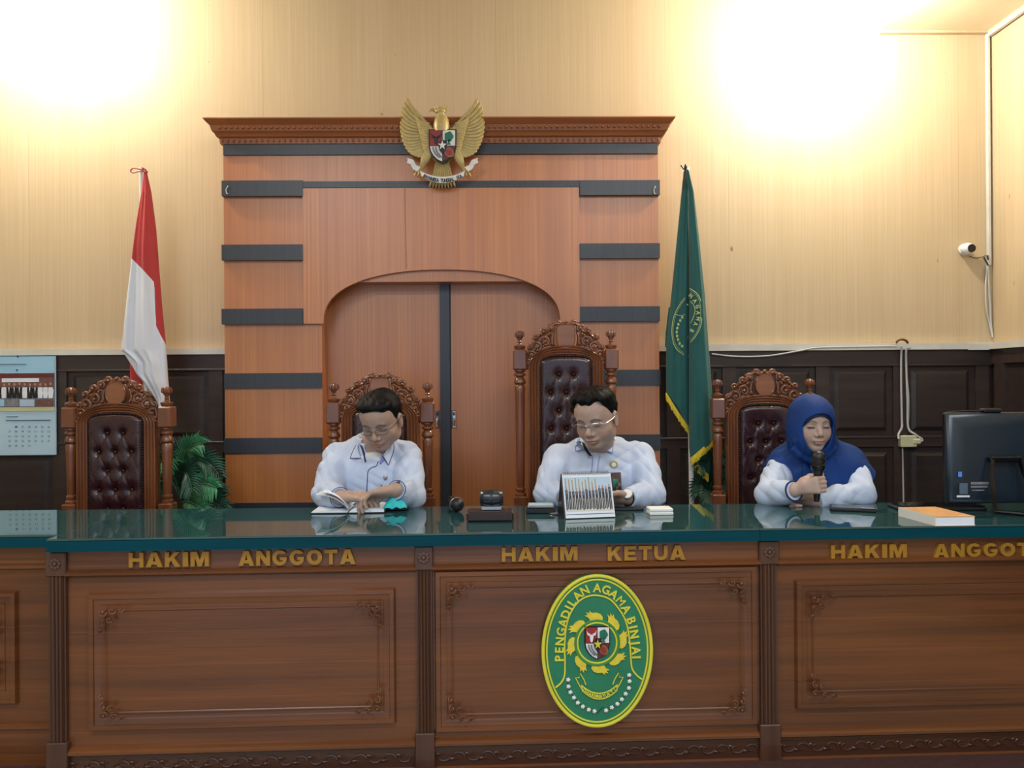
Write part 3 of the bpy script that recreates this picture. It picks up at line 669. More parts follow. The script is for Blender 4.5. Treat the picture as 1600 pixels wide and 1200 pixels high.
for xx in (XJ+.03, XE-.04): MB().box(xx, xx+.04, 2.56, YB-.05, PLAT, zb0-.05).build('end_panel', 'teak_dark', bench, False)
def section(root, px0, px1, inner, words=None):
    x0, x1 = XB(px0), XB(px1); yl = 880 if px0 > 60 else 886
    MB().box(x0, x1, 2.503, 2.52, ZB(887), zb0).build('frieze_board', 'teak', root, False)
    m = MB(); m.grid([[(x0, y, z), (x1, y, z)] for y, z in ((2.503, ZB(884)), (2.494, ZB(886)), (2.487, ZB(889)), (2.488, ZB(892)), (2.497, ZB(895)), (2.507, ZB(897)))]); m.build('upper_moulding', 'teak', root)
    m = MB(); m.box(x0, x1, 2.512, 2.52, ZB(1166), ZB(890)); m.build('stile_and_rail', 'teak', root, False)
    i0, i1, iz0, iz1 = XB(inner[0]), XB(inner[2]), ZB(inner[3]), ZB(inner[1])
    m = MB(); frame(m, i0, i1, iz0, iz1, .04, 2.512, 2.496, 2.504); m.build('panel_moulding', 'teak', root, True, 25)
    d = .04; MB().box(i0+d, i1-d, 2.504, 2.512, iz0+d, iz1-d).build('panel', 'teak', root, False)
    m = MB(); e = .052; frame(m, i0+e, i1-e, iz0+e, iz1-e, .008, 2.504, 2.500, 2.5035); m.build('inner_bead', 'teak', root)
    for sx, xx in ((1, i0+.035), (-1, i1-.035)):
        for sz, zz in ((1, iz0+.035), (-1, iz1-.035)):
            carve_corner(xx, zz, sx, sz, 1.0).build('corner_carving', 'teak', root)
    m = MB(); m.grid([[(x0, y, z), (x1, y, z)] for y, z in ((2.512, ZB(1161)), (2.500, ZB(1163)), (2.49, ZB(1167)), (2.49, ZB(1171)), (2.505, ZB(1175)), (2.512, ZB(1177)))]); m.build('lower_moulding', 'teak', root)
    MB().box(x0, x1, 2.506, 2.52, ZB(1212), ZB(1172)).build('carved_plinth', 'teak_dark', root, False)
    m = MB(); k = 0; xx = x0+.03
    while xx < x1-.02:
        z = ZB(1190); pts = [(xx+.022*math.cos(a)*(1-a/9), 2.503, z+(.016*math.sin(a)*(1-a/9))*(1 if k % 2 else -1)) for a in np.linspace(0, 5, 10)]
        m.tube(pts, np.linspace(.0035, .0015, 10), 5, .9, (0, 1, 0)); m.ell((xx-.018, 2.504, z+.008*(-1)**k), (.009, .004, .005), 8, 5); xx += .046; k += 1
    m.build('plinth_carving', 'teak_dark', root)
    m = MB(); m.grid([[(x0, y, z), (x1, y, z)] for y, z in ((2.506, ZB(1206)), (2.492, ZB(1209)), (2.48, ZB(1214)), (2.48, ZB(1222)), (2.5, ZB(1224)))]); m.box(x0, x1, 2.50, 2.52, 0, ZB(1222)); m.build('base', 'teak', root)
def pilaster(root, px0, px1):
    x0, x1 = XB(px0), XB(px1); m = MB(); n = 48; zA, zB_ = ZB(1150), ZB(893)
    G = []
    for k in range(n+1):
        s = k/n; x = x0+(x1-x0)*s; e = min(s, 1-s)
        y = 2.498 - (.006*abs(math.sin(s*PI*5)) if .12 < s < .88 else 0) + (.014 if e < .01 else 0)
        G.append([(x, y, zA), (x, y, zB_)])
    m.grid(G); m.build('fluted_pilaster', 'teak_upright', root, True, 25)
    MB().box(x0-.004, x1+.004, 2.488, 2.52, zB_, zb0-.003, bev=.003).build('pilaster_head', 'teak_upright', root)
    MB().box(x0-.006, x1+.006, 2.486, 2.52, ZB(1225), zA, bev=.003).build('pilaster_foot', 'teak_upright', root)
    m = MB(); cx_ = (x0+x1)/2; z = (zB_+zb0)/2
    for a in np.linspace(0, 2*PI, 8, endpoint=False): m.ell((cx_+.013*math.cos(a), 2.487, z+.013*math.sin(a)), (.007, .004, .007), 8, 5)
    m.ell((cx_, 2.486, z), (.007, .006, .007), 8, 5); m.build('rosette', 'teak_upright', root)
section(bench, 104, 651, (137, 921, 618, 1136))
section(bench, 676, 1188, (679, 895, 1184, 1152))
section(bench, 1215, 1790, (1243, 920, 1760, 1129))
pilaster(bench, 76, 104); pilaster(bench, 651, 676); pilaster(bench, 1188, 1215)
for s_, words in (('gold letters on the bench front below the man with the open book', (('HAKIM', 203, 328, 863, 886), ('ANGGOTA', 374, 556, 861, 884.5))),
                  ('gold letters above the green oval plaque', (('HAKIM', 784, 902, 858.5, 881), ('KETUA', 949, 1070, 858, 881))),
                  ('gold letters on the bench front below the woman in blue', (('HAKIM', 1297, 1415, 858, 880), ('ANGGOTA', 1457, 1634, 857, 879)))):
    for wd, a, b, c_, d_ in words:
        x0, x1, z0, z1 = rc(a, c_, b, d_, 2.5)
        root = bpy.data.objects.new('lettering', None); col.objects.link(root); root.parent = bench; root.location = np.array([(x0+x1)/2, 2.5, z0])-np.array(bench.location)
        root['label'] = s_; block_word(root, wd, x0, x1, z0, z1, 2.503, .012, 'gold_letter')
# left wing desk
XK = XB(74)-.002
desk = thing('side_desk', 'dark teak desk at the left edge under the wall calendar', 'desk', (XB(-150), 2.8, 0))
MB().box(XL+.02, XK, 2.60, 2.64, 0, zb0).build('front_board', 'teak_dark', desk, False)
MB().box(XL+.02, XK-.02, 2.62, YB, zb0-.05, zb0).build('under_top', 'teak_dark', desk, False)
m = MB(); xa, xb = XL+.02, XK
m.box(xa, xb, 2.585, 2.60, ZB(885), zb0); m.box(xa, xb, 2.59, 2.60, 0, ZB(892)); m.build('frieze_board', 'teak', desk, False)
m = MB(); m.grid([[(xa, y, z), (xb-.002, y, z)] for y, z in ((2.585, ZB(882)), (2.572, ZB(884)), (2.572, ZB(889)), (2.59, ZB(893)))]); m.grid([[(xa, y, z), (xb-.002, y, z)] for y, z in ((2.59, ZB(1138)), (2.575, ZB(1140)), (2.575, ZB(1146)), (2.59, ZB(1150)))]); m.build('moulding', 'teak', desk)
m = MB(); frame(m, XB(-420), XB(27, 1000, 2.58), ZB(1107), ZB(926), .04, 2.59, 2.574, 2.582); m.build('panel_moulding', 'teak', desk, True, 25)
MB().box(XB(-420)+.04, XB(27, 1000, 2.58)-.04, 2.58, 2.59, ZB(1107)+.04, ZB(926)-.04).build('panel', 'teak', desk, False)
for zz, sz in ((ZB(1107)+.045, 1), (ZB(926)-.045, -1)):
    m = carve_corner(XB(27, 1000, 2.58)-.045, zz, -1, sz, 1.1); m.v = [q+np.array([0, .085, 0]) for q in m.v]; m.build('corner_carving', 'teak_dark', desk)
# glass tops
XG = P(1160, 815, 2.65)[0]
def slab(name, x0, x1, y0, lab, left_round=False):
    t = thing(name, lab, 'glass top', ((x0+x1)/2, y0, TOP-.04), 'glass tops of the benches')
    MB().box(x0+.0006, x1-.0006, y0, YB, TOP-.007, TOP, bev=.0012).build('glass_sheet', 'tinted_glass', t)
    MB().box(x0+.0006, x1-.0006, y0-.002, YB, TOP-.040, TOP-.0075).build('edge_band', 'glass_edge', t)
slab('glass_top', XJ, XG, YF, 'green glass top in front of the two men')
slab('glass_top', XG, XR2, YF, 'green glass top in front of the woman and the computer')
slab('glass_top', XL+.02, XJ, 2.545, 'green glass top of the side desk under the wall calendar')

# ------------------------------------------------------------------ oval plaque
PY = 2.484
def Q(px, py, d=0): return P(px, 603+(py-603)*1.022, PY-d)
u2 = P(901, 0, PY)[0]-P(900, 0, PY)[0]
c = Q(933, 1016); pq = thing('court_plaque', 'green and yellow oval court plaque on the bench front', 'plaque', (c[0], 2.504, c[2]))
rx, rz = 86*u2, 118.5*u2*1.022
tilt = .012
def PE(fx, fz): # plaque fraction -> x,z
    return c[0]+fx*rx, c[2]+fz*rz
disc(m0 := MB(), c[0], c[2], rx, rz, PY-.004, 2.5035, 72); m0.build('backing', 'plaque_rim_green', pq, False)
m = MB(); ring(m, c[0], c[2], rx*.982, rz*.986, PY-.006, .0055, 90, .9); ring(m, c[0], c[2], rx*.915, rz*.935, PY-.006, .0028, 90, 1); m.build('rim', 'yellow_paint', pq)
disc(m0 := MB(), c[0], c[2], rx*.91, rz*.93, PY-.006, PY-.003, 72); m0.build('field', 'plaque_green', pq, False)
W_ = lambda px, py: (Q(px, py)[0], Q(px, py)[2])
line = [(868, 1072), (877, 1064), (882, 1052), (882.5, 1030), (882, 1005), (885, 975), (893, 953), (906, 937), (921, 930), (937, 930), (953, 936), (966, 950), (976, 967), (981, 985), (984, 1010), (985.5, 1034), (988, 1046), (996, 1056), (1003, 1061)]
m = MB(); m.tube([(W_(a, b)[0], PY-.008, W_(a, b)[1]) for a, b in catmull(line, 5)], .0028, 8, .9, (0, 1, 0)); m.build('arch_line', 'yellow_paint', pq)
txt = 'PENGADILAN AGAMA BINJAI'
path = np.array(catmull([(873, 1033), (873.5, 1010), (876, 985), (882, 961), (892, 941), (905, 926), (921, 918), (937, 917.5), (953, 923), (966, 934), (978, 950), (987, 971), (991.5, 994), (993.5, 1014), (994, 1030)], 8))
sl = np.r_[0, np.cumsum(np.linalg.norm(np.diff(path, axis=0), axis=1))]
adv = {' ': .42, 'I': .55, 'M': 1.2, 'N': 1.06, 'G': 1.05, 'D': 1.05, 'J': .8, 'L': .88, 'E': .9, 'P': .95}
wd = [adv.get(ch, 1.0) for ch in txt]; pos = (np.cumsum(wd)-np.array(wd)/2)/sum(wd)*sl[-1]
lt = bpy.data.objects.new('inscription', None); col.objects.link(lt); lt.parent = pq; lt['label'] = 'yellow raised court name around the oval'
for ch, d in zip(txt, pos):
    if ch == ' ': continue
    x, y = np.interp(d, sl, path[:, 0]), np.interp(d, sl, path[:, 1]); x2, y2 = np.interp(d+1, sl, path[:, 0]), np.interp(d+1, sl, path[:, 1]); x1, y1 = np.interp(d-1, sl, path[:, 0]), np.interp(d-1, sl, path[:, 1])
    m = MB(); letter_at(m, ch, W_(x, y), math.atan2(-(y2-y1), x2-x1), 13.8*u2, PY-.006, .005, 0 if ch == 'M' else .025, .95); m.build('letter', 'yellow_paint', lt, False)
wc = (932.5, 1003)
m = MB(); m0 = W_(*wc); ring(m, m0[0], m0[1], 30.5*u2, 32*u2, PY-.010, 1.4*u2, 60, .8); m.build('ring', 'yellow_paint', pq)
m = MB(); ring(m, m0[0], m0[1], 34*u2, 35.5*u2, PY-.009, 2.6*u2, 60, .6); m.build('ring_groove', 'plaque_rim_green', pq)
disc(m1 := MB(), m0[0], m0[1], 29.5*u2, 31*u2, PY-.009, PY-.005, 48); m1.build('medallion', 'plaque_green', pq, False)
for k in range(8):
    a = math.radians(94-45*k); m = MB(); sh = 1 
    base = [(-8, 35), (11, 34), (12, 38), (9, 43), (3, 46), (-4, 46), (-9, 50), (-8, 46), (-14, 48), (-11, 43.5), (-16, 43), (-11, 40)]
    pts = []
    for (x, y) in base:
        X_ = x*math.cos(a-PI/2)-y*math.sin(a-PI/2); Z_ = x*math.sin(a-PI/2)+y*math.cos(a-PI/2); pts.append((m0[0]+X_*u2, m0[1]+Z_*1.04*u2))
    m.prism(pts, PY-.011, PY-.005); m.build('flame', 'flame_yellow', pq, False)
shield(pq, 932.5, 1002.5, 37, 49, PY-.012, lambda a, b: W_(a, b), 'flame_yellow')
s = np.linspace(-1, 1, 21)
top = [W_(936+28*k, 1081.5-13*k*k) for k in s]; bot = [W_(936.5+27*k, 1090.5-13.5*k*k) for k in s]
m = MB(); band(m, top, bot, PY-.010, .004); rb = m.build('banner', 'plaque_green', pq, False)
m = MB()
for L_ in (top, bot): m.tube([(a, PY-.010, b) for a, b in L_], 1.0*u2, 6)
for e in (0, -1): m.tube([(top[e][0], PY-.010, top[e][1]), (bot[e][0], PY-.010, bot[e][1])], 1.0*u2, 6)
for mir in (lambda x: x, lambda x: 1872-x):
    m.tube([(W_(mir(a), b)[0], PY-.009, W_(mir(a), b)[1]) for a, b in ((915, 1068), (912, 1060), (906, 1050), (905, 1057), (899, 1057), (905, 1069), (908, 1074), (911, 1070))], 1.0*u2, 6)
m.build('banner_edge', 'yellow_paint', rb)
m = MB(); txt = 'DHARMMAYUKTI'
for i, ch in enumerate(txt):
    k = -.86+1.72*i/(len(txt)-1); q = W_(936.3+27.5*k, 1086-13.2*k*k); letter_at(m, ch, q, math.atan(2*13.2*k/27.5), 6.3*u2, PY-.010, .003, .03, .75)
m.build('banner_text', 'yellow_paint', rb, False)
fl = [(887.5, 1060), (888, 1070.5), (891, 1079.5), (896.5, 1088), (902.5, 1096), (910.5, 1102), (919.5, 1107), (928.5, 1109.5), (946.5, 1108.5), (955.5, 1104), (964, 1098.5), (971, 1091.5), (977, 1083), (982, 1074), (983, 1063.5), (982.5, 1054)]
for a, b in fl:
    x, z = W_(a, b); m = MB(); m.ell((x, PY-.012, z), (1.8*u2, .006, 1.8*u2), 10, 6)
    for e in range(5): m.ell((x+2*u2*math.cos(e*1.257), PY-.009, z+2*u2*math.sin(e*1.257)), (1.6*u2, .004, 1.6*u2), 8, 5)
    m.build('flower', 'white_paint', pq)
m = MB(); m.tube([(W_(a, b)[0], PY-.007, W_(a, b)[1]) for a, b in fl[:8]], .8*u2, 6); m.tube([(W_(a, b)[0], PY-.007, W_(a, b)[1]) for a, b in fl[8:]], .8*u2, 6)
m.tube([(W_(a, b)[0], PY-.008, W_(a, b)[1]) for a, b in ((932, 1112), (937, 1108), (942, 1103))], .9*u2, 6); m.build('flower_stem', 'leaf_dark', pq)

# the bench runs slightly away from the wall's line: its right end stands further back
def set_askew(root):
    st = [(root, np.array(root.location))]
    while st:
        o, base = st.pop()
        for ch in o.children: st.append((ch, base+np.array(ch.location)))
        if o.type == 'MESH':
            n_ = len(o.data.vertices); v = np.empty(n_*3); o.data.vertices.foreach_get('co', v); v = v.reshape(-1, 3)+base
            k = 1+.013*np.clip(v[:, 0]-XJ, 0, 4)*np.clip((YB-v[:, 1])/(YB-YF), 0, 1.02); v[:, 0] *= k; v[:, 1] *= k
            o.data.vertices.foreach_set('co', (v-base).ravel()); o.data.update()
for r0 in (bench, pq, bpy.data.objects['glass_top'], bpy.data.objects['glass_top.001']): set_askew(r0)

# ------------------------------------------------------------------ carved chairs
S = .0028
def zl(y): return 1.216-(y-604)*S
def make_chair(name, lab, X0, Y0, ex, cart, rot=0, group=None, sc=1.0, dz=0):
    """high-backed carved chair, origin on the stage; ex = extra back height"""
    t = thing(name, lab, 'chair', (0, 0, 0), group)
    zz = lambda z: z + (ex if z > .745 else 0)
    Z = lambda y: zz(zl(y))+dz
    yb = 0.0
    for s in (-1, 1):
        x = s*.207
        MB().box(x-.031, x+.031, yb-.031, yb+.031, Z(668), Z(635), bev=.006).build('post_block', 'chair_wood', t)
        prof = [(0, Z(636)), (.020, Z(636)), (.024, Z(633)), (.027, Z(630.5)), (.027, Z(629)), (.012, Z(627)), (.008, Z(624.5)), (.011, Z(622.5)), (.008, Z(620.5)), (.010, Z(618)), (.018, Z(614)), (.021, Z(611)), (.019, Z(607.5)), (.011, Z(605)), (0, Z(604))]
        MB().lathe(prof, 18, c=(x, yb, 0)).build('finial', 'chair_wood', t)
        m = MB()
        for a in np.linspace(0, 2*PI, 9, endpoint=False): m.tube([(x+.019*math.cos(a), yb+.019*math.sin(a), Z(614)), (x+.0215*math.cos(a), yb+.0215*math.sin(a), Z(611)), (x+.017*math.cos(a), yb+.017*math.sin(a), Z(606))], .0035, 5)
        m.build('finial_lobe', 'chair_wood', t)
        prof = [(0, Z(667)), (.024, Z(668)), (.024, Z(670)), (.017, Z(672)), (.026, Z(674)), (.026, Z(677)), (.016, Z(679)), (.022, Z(682)), (.027, Z(686)), (.027, Z(689)), (.018, Z(692)), (.024, Z(696)), (.022, Z(705)), (.019, .80+dz), (.017, zl(771)+dz), (.022, zl(773)+dz), (.022, zl(776)+dz), (.016, zl(778)+dz), (.026, zl(781)+dz), (.026, zl(785)+dz), (0, zl(786)+dz)]
        MB().lathe(prof, 18, c=(x, yb, 0)).build('turned_post', 'chair_wood', t)
        MB().box(x-.031, x+.031, yb-.031, yb+.031, 0, zl(785)+dz, bev=.004).build('leg', 'chair_wood', t)
        x2 = s*.235
        MB().box(x2-.028, x2+.028, yb-.50, yb-.445, 0, .40, bev=.005).build('leg', 'chair_wood', t)
        MB().lathe([(0, .40), (.026, .40), (.018, .43), (.024, .47), (.018, .52), (.024, .60), (0, .61)], 16, c=(x2, yb-.47, 0)).build('arm_post', 'chair_wood', t)
        m = MB(); m.tube(catmull([(s*.215, yb-.02, .64), (s*.24, yb-.2, .645), (s*.25, yb-.40, .63), (s*.245, yb-.50, .62), (s*.235, yb-.53, .59)]), [.024]*24+[.02], 10, .8, (0, 0, 1)); m.build('arm', 'chair_wood', t)
    # back frame: moulded band around the upholstery
    n = 40
    th = np.linspace(PI, 0, n)
    def curve(w, ztop, zs_, p=.62): return [(w*np.sign(math.cos(a))*abs(math.cos(a))**p, zs_+(ztop-zs_)*abs(math.sin(a))**p) for a in th]
    zs_ = Z(664)
    def full(w, ztop, p=.62): c_ = curve(w, ztop, zs_, p); return [(-w, .60)]+c_+[(w, .60)]
    R_ = []; K = 17
    for k in range(K):
        s = k/(K-1); w = .118+(.172-.118)*s; zt_ = Z(647)+.006+(Z(630)-Z(647))*s
        y = yb-.030-.007*abs(math.sin(s*PI*4))+(.02 if k in (0, K-1) else 0)
        pp = .62+.36*s; R_.append([(a, y, b) for a, b in full(w, zt_, pp)])
    R_.append([(a, yb+.012, b) for a, b in full(.172, Z(630), .98)]); R_.append([(a, yb+.012, b) for a, b in full(.118, Z(647)+.006)])
    MB().grid(np.array(R_), closed_u=True).build('back_frame', 'chair_wood', t, True, 50)
    MB().box(-.2, .2, yb-.02, yb+.015, .52, .62, bev=.005).build('back_rail', 'chair_wood', t)
    # leather
    nu, nv = 45, 95; U = np.linspace(-1, 1, nu); wv = .118
    ztop = Z(647)+.004; G = np.zeros((nu, nv, 3))
    bt = []
    r = 0; y = 675
    while zl(y)+ex*1.0+dz > .62:
        for bx in ((-12, 12) if r % 2 == 0 else (-25, 0, 25)): bt.append((bx*S, zl(y)+ex+dz))
        r += 1; y += 29
    bt = np.array(bt)
    for i, uu in enumerate(U):
        x = uu*wv; a = min(1, abs(uu)); zt_ = zs_+(ztop-zs_)*(1-a**(2/.62))**.31 if a < 1 else zs_
        for j in range(nv):
            z = .60+(zt_-.60)*j/(nv-1); e = min(1, (1-abs(uu))*wv/.02, (zt_-z)/.02+.0); e = max(e, 0)
            d = np.hypot(bt[:, 0]-x, bt[:, 1]-z); dim = .013*np.exp(-(d/.012)**2).sum()+.006*np.exp(-(d/.026)**2).sum()
            cr_ = 0
            ph = (x/(12*S)); ph2 = (z-(zl(675)+ex+dz))/(29*S)
            q1 = (ph-ph2-1)/2; q2 = (ph+ph2-1)/2
            for q in (q1, q2):
                dd = abs(q-round(q))*2*12*S; cr_ += .0035*math.exp(-(dd/.004)**2)
            inside = 1 if z < bt[:, 1].max()+.002 and abs(x) < .072 else 0.35 if z < bt[:, 1].max()+.04 else 0
            if z > bt[:, 1].max(): cr_ *= 0; cr_ += .003*math.exp(-((abs(x)-12*S)/.004)**2)*max(0, 1-(z-bt[:, 1].max())/.06)
            G[i, j] = (x, yb-.022-.026*math.sqrt(e*(2-e))+dim+cr_*inside, z)
    MB().grid(G).build('upholstery', 'oxblood_leather', t, True, 80)
    MB().grid(np.array([[(a*.9, yb+.013, b) for a, b in full(.135, Z(640))], [(a*.9, yb-.02, b) for a, b in full(.135, Z(640))]])).build('back_board', 'chair_flat', t)
    m = MB()
    for (bx, bz) in bt: m.ell((bx, yb-.036, bz), (.006, .005, .006), 10, 6)
    m.build('button', 'oxblood_leather', t)
    m = MB(); L_ = np.array(full(.1185, Z(647)+.006)); d = np.r_[0, np.cumsum(np.linalg.norm(np.diff(L_, axis=0), axis=1))]
    for q in np.arange(0, d[-1], .011): m.ell((np.interp(q, d, L_[:, 0])*.985, yb-.036, np.interp(q, d, L_[:, 1])-.001), (.0042, .003, .0042), 6, 4)
    m.build('nail_trim', 'black_paint', t)
    # crest carving
    m = MB(); yc = yb-.014
    def C(x, y): return np.array([x*S, yc, Z(y)])
    def scroll(x, y, r, a0, turns, w_, s, dy=0, tail=None):
        pts = []
        if tail is not None: pts += [C(s*tail[0], tail[1])]
        for q in np.linspace(0, 1, 16):
            a = a0+turns*2*PI*q; rr = r*(1-.78*q); pts.append(C(s*(x+rr*math.cos(a)), y-rr*math.sin(a))+np.array([0, -dy-.010*q, 0]))
        m.tube(pts, np.r_[[w_*.5]*(len(pts)-16), np.linspace(w_, w_*.55, 16)]*S, 7, 1.1, (0, 1, 0)); q = C(s*x, y); m.ell((q[0], yc-.012-dy, q[2]), (w_*1.0*S, .010, w_*1.0*S), 8, 6)
    for s in (-1, 1):
        out = [(66, 667), (65, 656), (61, 646), (58, 636), (51, 624), (43, 614), (33, 609), (24, 604), (17, 604)]
        m.tube([C(s*a, b) for a, b in catmull(out, 4)], S*2.6, 8, 1.4, (0, 1, 0))
        inn = [(60, 668), (56, 655), (47, 643), (34, 634), (20, 630)]
        m.tube([C(s*a, b)+np.array([0, .004, 0]) for a, b in catmull(inn, 4)], S*3.2, 8, 1.2, (0, 1, 0))
        for a in ((60, 657, 6.0, 1.2, .9, 2.6), (54, 645, 7.5, 1.0, .95, 2.9), (58, 633, 4.8, 2.6, -.9, 2.3), (46, 632, 8.5, 1.2, 1.0, 3.1), (49, 617, 5.5, 2.8, -.9, 2.4), (33, 623, 9.0, .6, 1.05, 3.2), (36, 607, 6, 3.0, -.9, 2.6), (23, 602, 6.5, .4, .95, 2.8), (12, 594.5, 5.5, .6, 1.0, 2.6), (21, 627, 5.5, 4.2, .8, 2.4), (39, 611, 5, 4.0, -.8, 2.2), (26, 612, 5, 4.0, -.8, 2.2)):
            scroll(*a, s, .003*(a[2] > 7))
        for (p0, p1, p2, w_) in (((62, 664), (52, 640), (40, 634), 2.8), ((50, 650), (42, 632), (24, 630), 2.8), ((44, 626), (36, 614), (22, 614), 2.6), ((62, 644), (52, 628), (42, 614), 2.6), ((17, 634), (26, 620), (18, 606), 2.8), ((30, 606), (22, 594), (8, 591), 2.8), ((66, 670), (66, 656), (64, 648), 2.6), ((56, 668), (52, 654), (44, 646), 2.2), ((38, 640), (28, 634), (16, 634), 2.2), ((42, 640), (40, 628), (34, 618), 2.2)):
            pts = bez(C(s*p0[0], p0[1]), C(s*p1[0], p1[1]), C(s*p2[0], p2[1]), 9); m.tube(pts, S*w_*np.array([.6, .9, 1.1, 1.2, 1.2, 1.1, 1, .8, .5]), 7, 1.1, (0, 1, 0))
    scroll(0, 592, 3.5, -PI/2, 1, 2, 1); m.tube([C(-12, 598), C(-5, 594.5), C(0, 593.5), C(5, 594.5), C(12, 598)], S*2.6, 8, 1.2, (0, 1, 0))
    m.build('crest_carving', 'chair_wood', t, True, 60)
    # solid lower web of the crest and cartouche
    if cart == 'oval': pl_ = [(15*math.cos(a), 614-18*math.sin(a)) for a in np.linspace(0, 2*PI, 32, endpoint=False)]
    elif cart == 'shield': pl_ = [(-12, 598), (0, 597), (12, 598), (15, 606), (14.5, 632), (0, 633), (-14.5, 632), (-15, 606)]
    else: pl_ = [(-13, 598), (-8, 596), (8, 596), (13, 598), (15, 604), (14, 622), (11, 631), (0, 634), (-11, 631), (-14, 622), (-15, 604)]
    MB().prism([(a*S, Z(b)) for a, b in pl_], yb-.034, yb+.01).build('cartouche', 'chair_flat', t, False)
    m = MB(); cl = np.array([(a*S, yb-.032, Z(b)) for a, b in pl_+pl_[:1]]); m.tube(cl, S*1.2, 6); m.build('cartouche_rim', 'chair_wood', t)
    # seat
    MB().box(-.255, .255, yb-.50, yb+.02, .36, .42, bev=.008).build('seat_frame', 'chair_wood', t)
    MB().box(-.235, .235, yb-.48, yb-.03, .42, .50, bev=.03).build('seat_cushion', 'oxblood_leather', t)
    t.location = (X0, Y0, PLAT); t.rotation_euler = (0, 0, rot); t.scale = (sc, sc, sc)
    return t
def chx(px, Y): return P(px, 640, Y)[0]
make_chair('carved_chair', 'empty carved chair with tufted oxblood back between calendar and plant', chx(186, 3.5), 3.5, 0, 'oval', group='carved high-backed chairs behind the bench')
make_chair('carved_chair', 'carved chair with trapezoid cartouche behind the man with the open book', chx(595, 3.55), 3.55, 0, 'shield', group='carved high-backed chairs behind the bench', dz=.01)
make_chair('carved_chair', 'tallest carved chair, behind the man at the desk calendar', chx(884, 3.62), 3.62, .242, 'square', group='carved high-backed chairs behind the bench')
make_chair('carved_chair', 'carved chair with oval cartouche behind the woman in blue hijab', chx(1193, 3.62), 3.62, .015, 'oval', rot=-.06, group='carved high-backed chairs behind the bench')

# ------------------------------------------------------------------ flags
def flag_lobe(YC, top, lft, rgt, hem, depth, fold, nu=90, nv=170, side=1):
    """closed fold of cloth hanging from top px; lft/rgt boundary px by height, hem(s)->py"""
    V = np.zeros((nv, nu, 3)); ang = np.linspace(0, 2*PI, nu, endpoint=False)
    for i in range(nv):
        t_ = i/(nv-1)
        for j, a in enumerate(ang):
            s = .5-.5*math.cos(a); py = top[1]+(hem(s)-top[1])*t_
            xl, xr_ = interp(lft, py), interp(rgt, py); px = xl+(xr_-xl)*s
            wpx = (xr_-xl); q = P(px, py, YC); d = depth*min(1, wpx/40+.1)*math.sin(a)*(1+.0*s)
            d += fold*min(1, wpx/50)*(math.sin(s*11+t_*1.5)+.5*math.sin(s*23-t_*3))*(1 if a < PI else .3)*min(1, 6*s*(1-s))
            V[i, j] = (q[0], YC-d, q[2])
    return V
FY = 3.93
t = thing('national_flag', 'red and white flag drooping on a white pole behind the empty chair', 'flag', (P(222, 600, FY)[0], FY, PLAT))
a_, b_ = P(221, 262, FY), P(236, 900, FY)
m = MB(); m.tube([(a_[0], FY, a_[2]), (a_[0]+.03, FY, PLAT+.02)], .012, 12); m.build('pole', 'pole_white', t)
MB().lathe([(0, PLAT), (.10, PLAT), (.10, PLAT+.02), (.03, PLAT+.05), (.02, PLAT+.12), (0, PLAT+.12)], 24, c=(a_[0]+.03, FY, 0)).build('pole_base', 'pole_white', t)
V = flag_lobe(FY-.02, (227, 267), [(226, 267), (222, 300), (214, 350), (207, 405), (198, 475), (190, 548), (205, 560), (213, 568), (214, 585), (226, 598), (240, 620), (248, 660), (252, 700)],
              [(229, 267), (236, 300), (243, 355), (248, 420), (253, 480), (259, 540), (262, 590), (266, 640), (268, 700)], lambda s: 556 if s < .06 else (600+(s-.06)*110 if s < .8 else 690), .05, .010)
mb = MB().grid(V, closed_v=True, caps=True); o = mb.build('flag_cloth', 'flag_red_white', t, True, 70)
bnd = [(200, 400), (207, 405), (222, 420), (241, 441), (242, 470), (243.5, 508), (250, 522), (258, 536), (262, 545), (270, 560)]
at = o.data.attributes.new('sd', 'FLOAT', 'POINT'); L0 = np.array(t.location); vals = []
bx = [q[0] for q in bnd]; by = [q[1] for q in bnd]
for q in o.data.vertices:
    px, py = pix(np.array(q.co)+L0); back = (q.co.y+L0[1]) > FY-.015
    vals.append((np.interp(px, bx, by)-py)/10 if not back else 1.0)
at.data.foreach_set('value', vals)
V = flag_lobe(FY+.03, (212, 545), [(203, 540), (203, 566), (203, 590), (206, 620), (212, 650)], [(222, 540), (226, 620), (238, 650)], lambda s: 640, .015, .0, 24, 30)
o = MB().grid(V, closed_v=True, caps=True).build('flag_inner_fold', 'flag_red_white', t); at = o.data.attributes.new('sd', 'FLOAT', 'POINT'); at.data.foreach_set('value', [1.0]*len(o.data.vertices))
o['label'] = 'red inner fold of the flag'
m = MB(); q = lambda a, b: P(a, b, FY-.03)
m.tube(catmull([q(224, 266), q(217, 264), q(208, 263), q(204, 267), q(208, 270), q(216, 268), q(224, 267)]), .003, 6); m.tube(catmull([q(224, 262), q(223, 267), q(230, 269), q(226, 264)]), .004, 6)
o = m.build('flag_tie', 'red_paint', t)
GY = 3.9
t = thing('court_flag', 'dark green flag with gold emblem and yellow fringe on a white pole', 'flag', (P(1080, 600, GY)[0], GY, PLAT))
a_ = P(1073, 262, GY); b_ = P(1080, 790, GY+.01)
m = MB(); m.tube([(a_[0], GY+.0, a_[2]), (b_[0], GY, b_[2]), (b_[0]+.01, GY, PLAT+.02)], .0125, 12); m.build('pole', 'pole_white', t)
MB().lathe([(0, PLAT), (.10, PLAT), (.10, PLAT+.02), (.03, PLAT+.05), (.02, PLAT+.12), (0, PLAT+.12)], 24, c=(b_[0]+.01, GY, 0)).build('pole_base', 'pole_white', t)
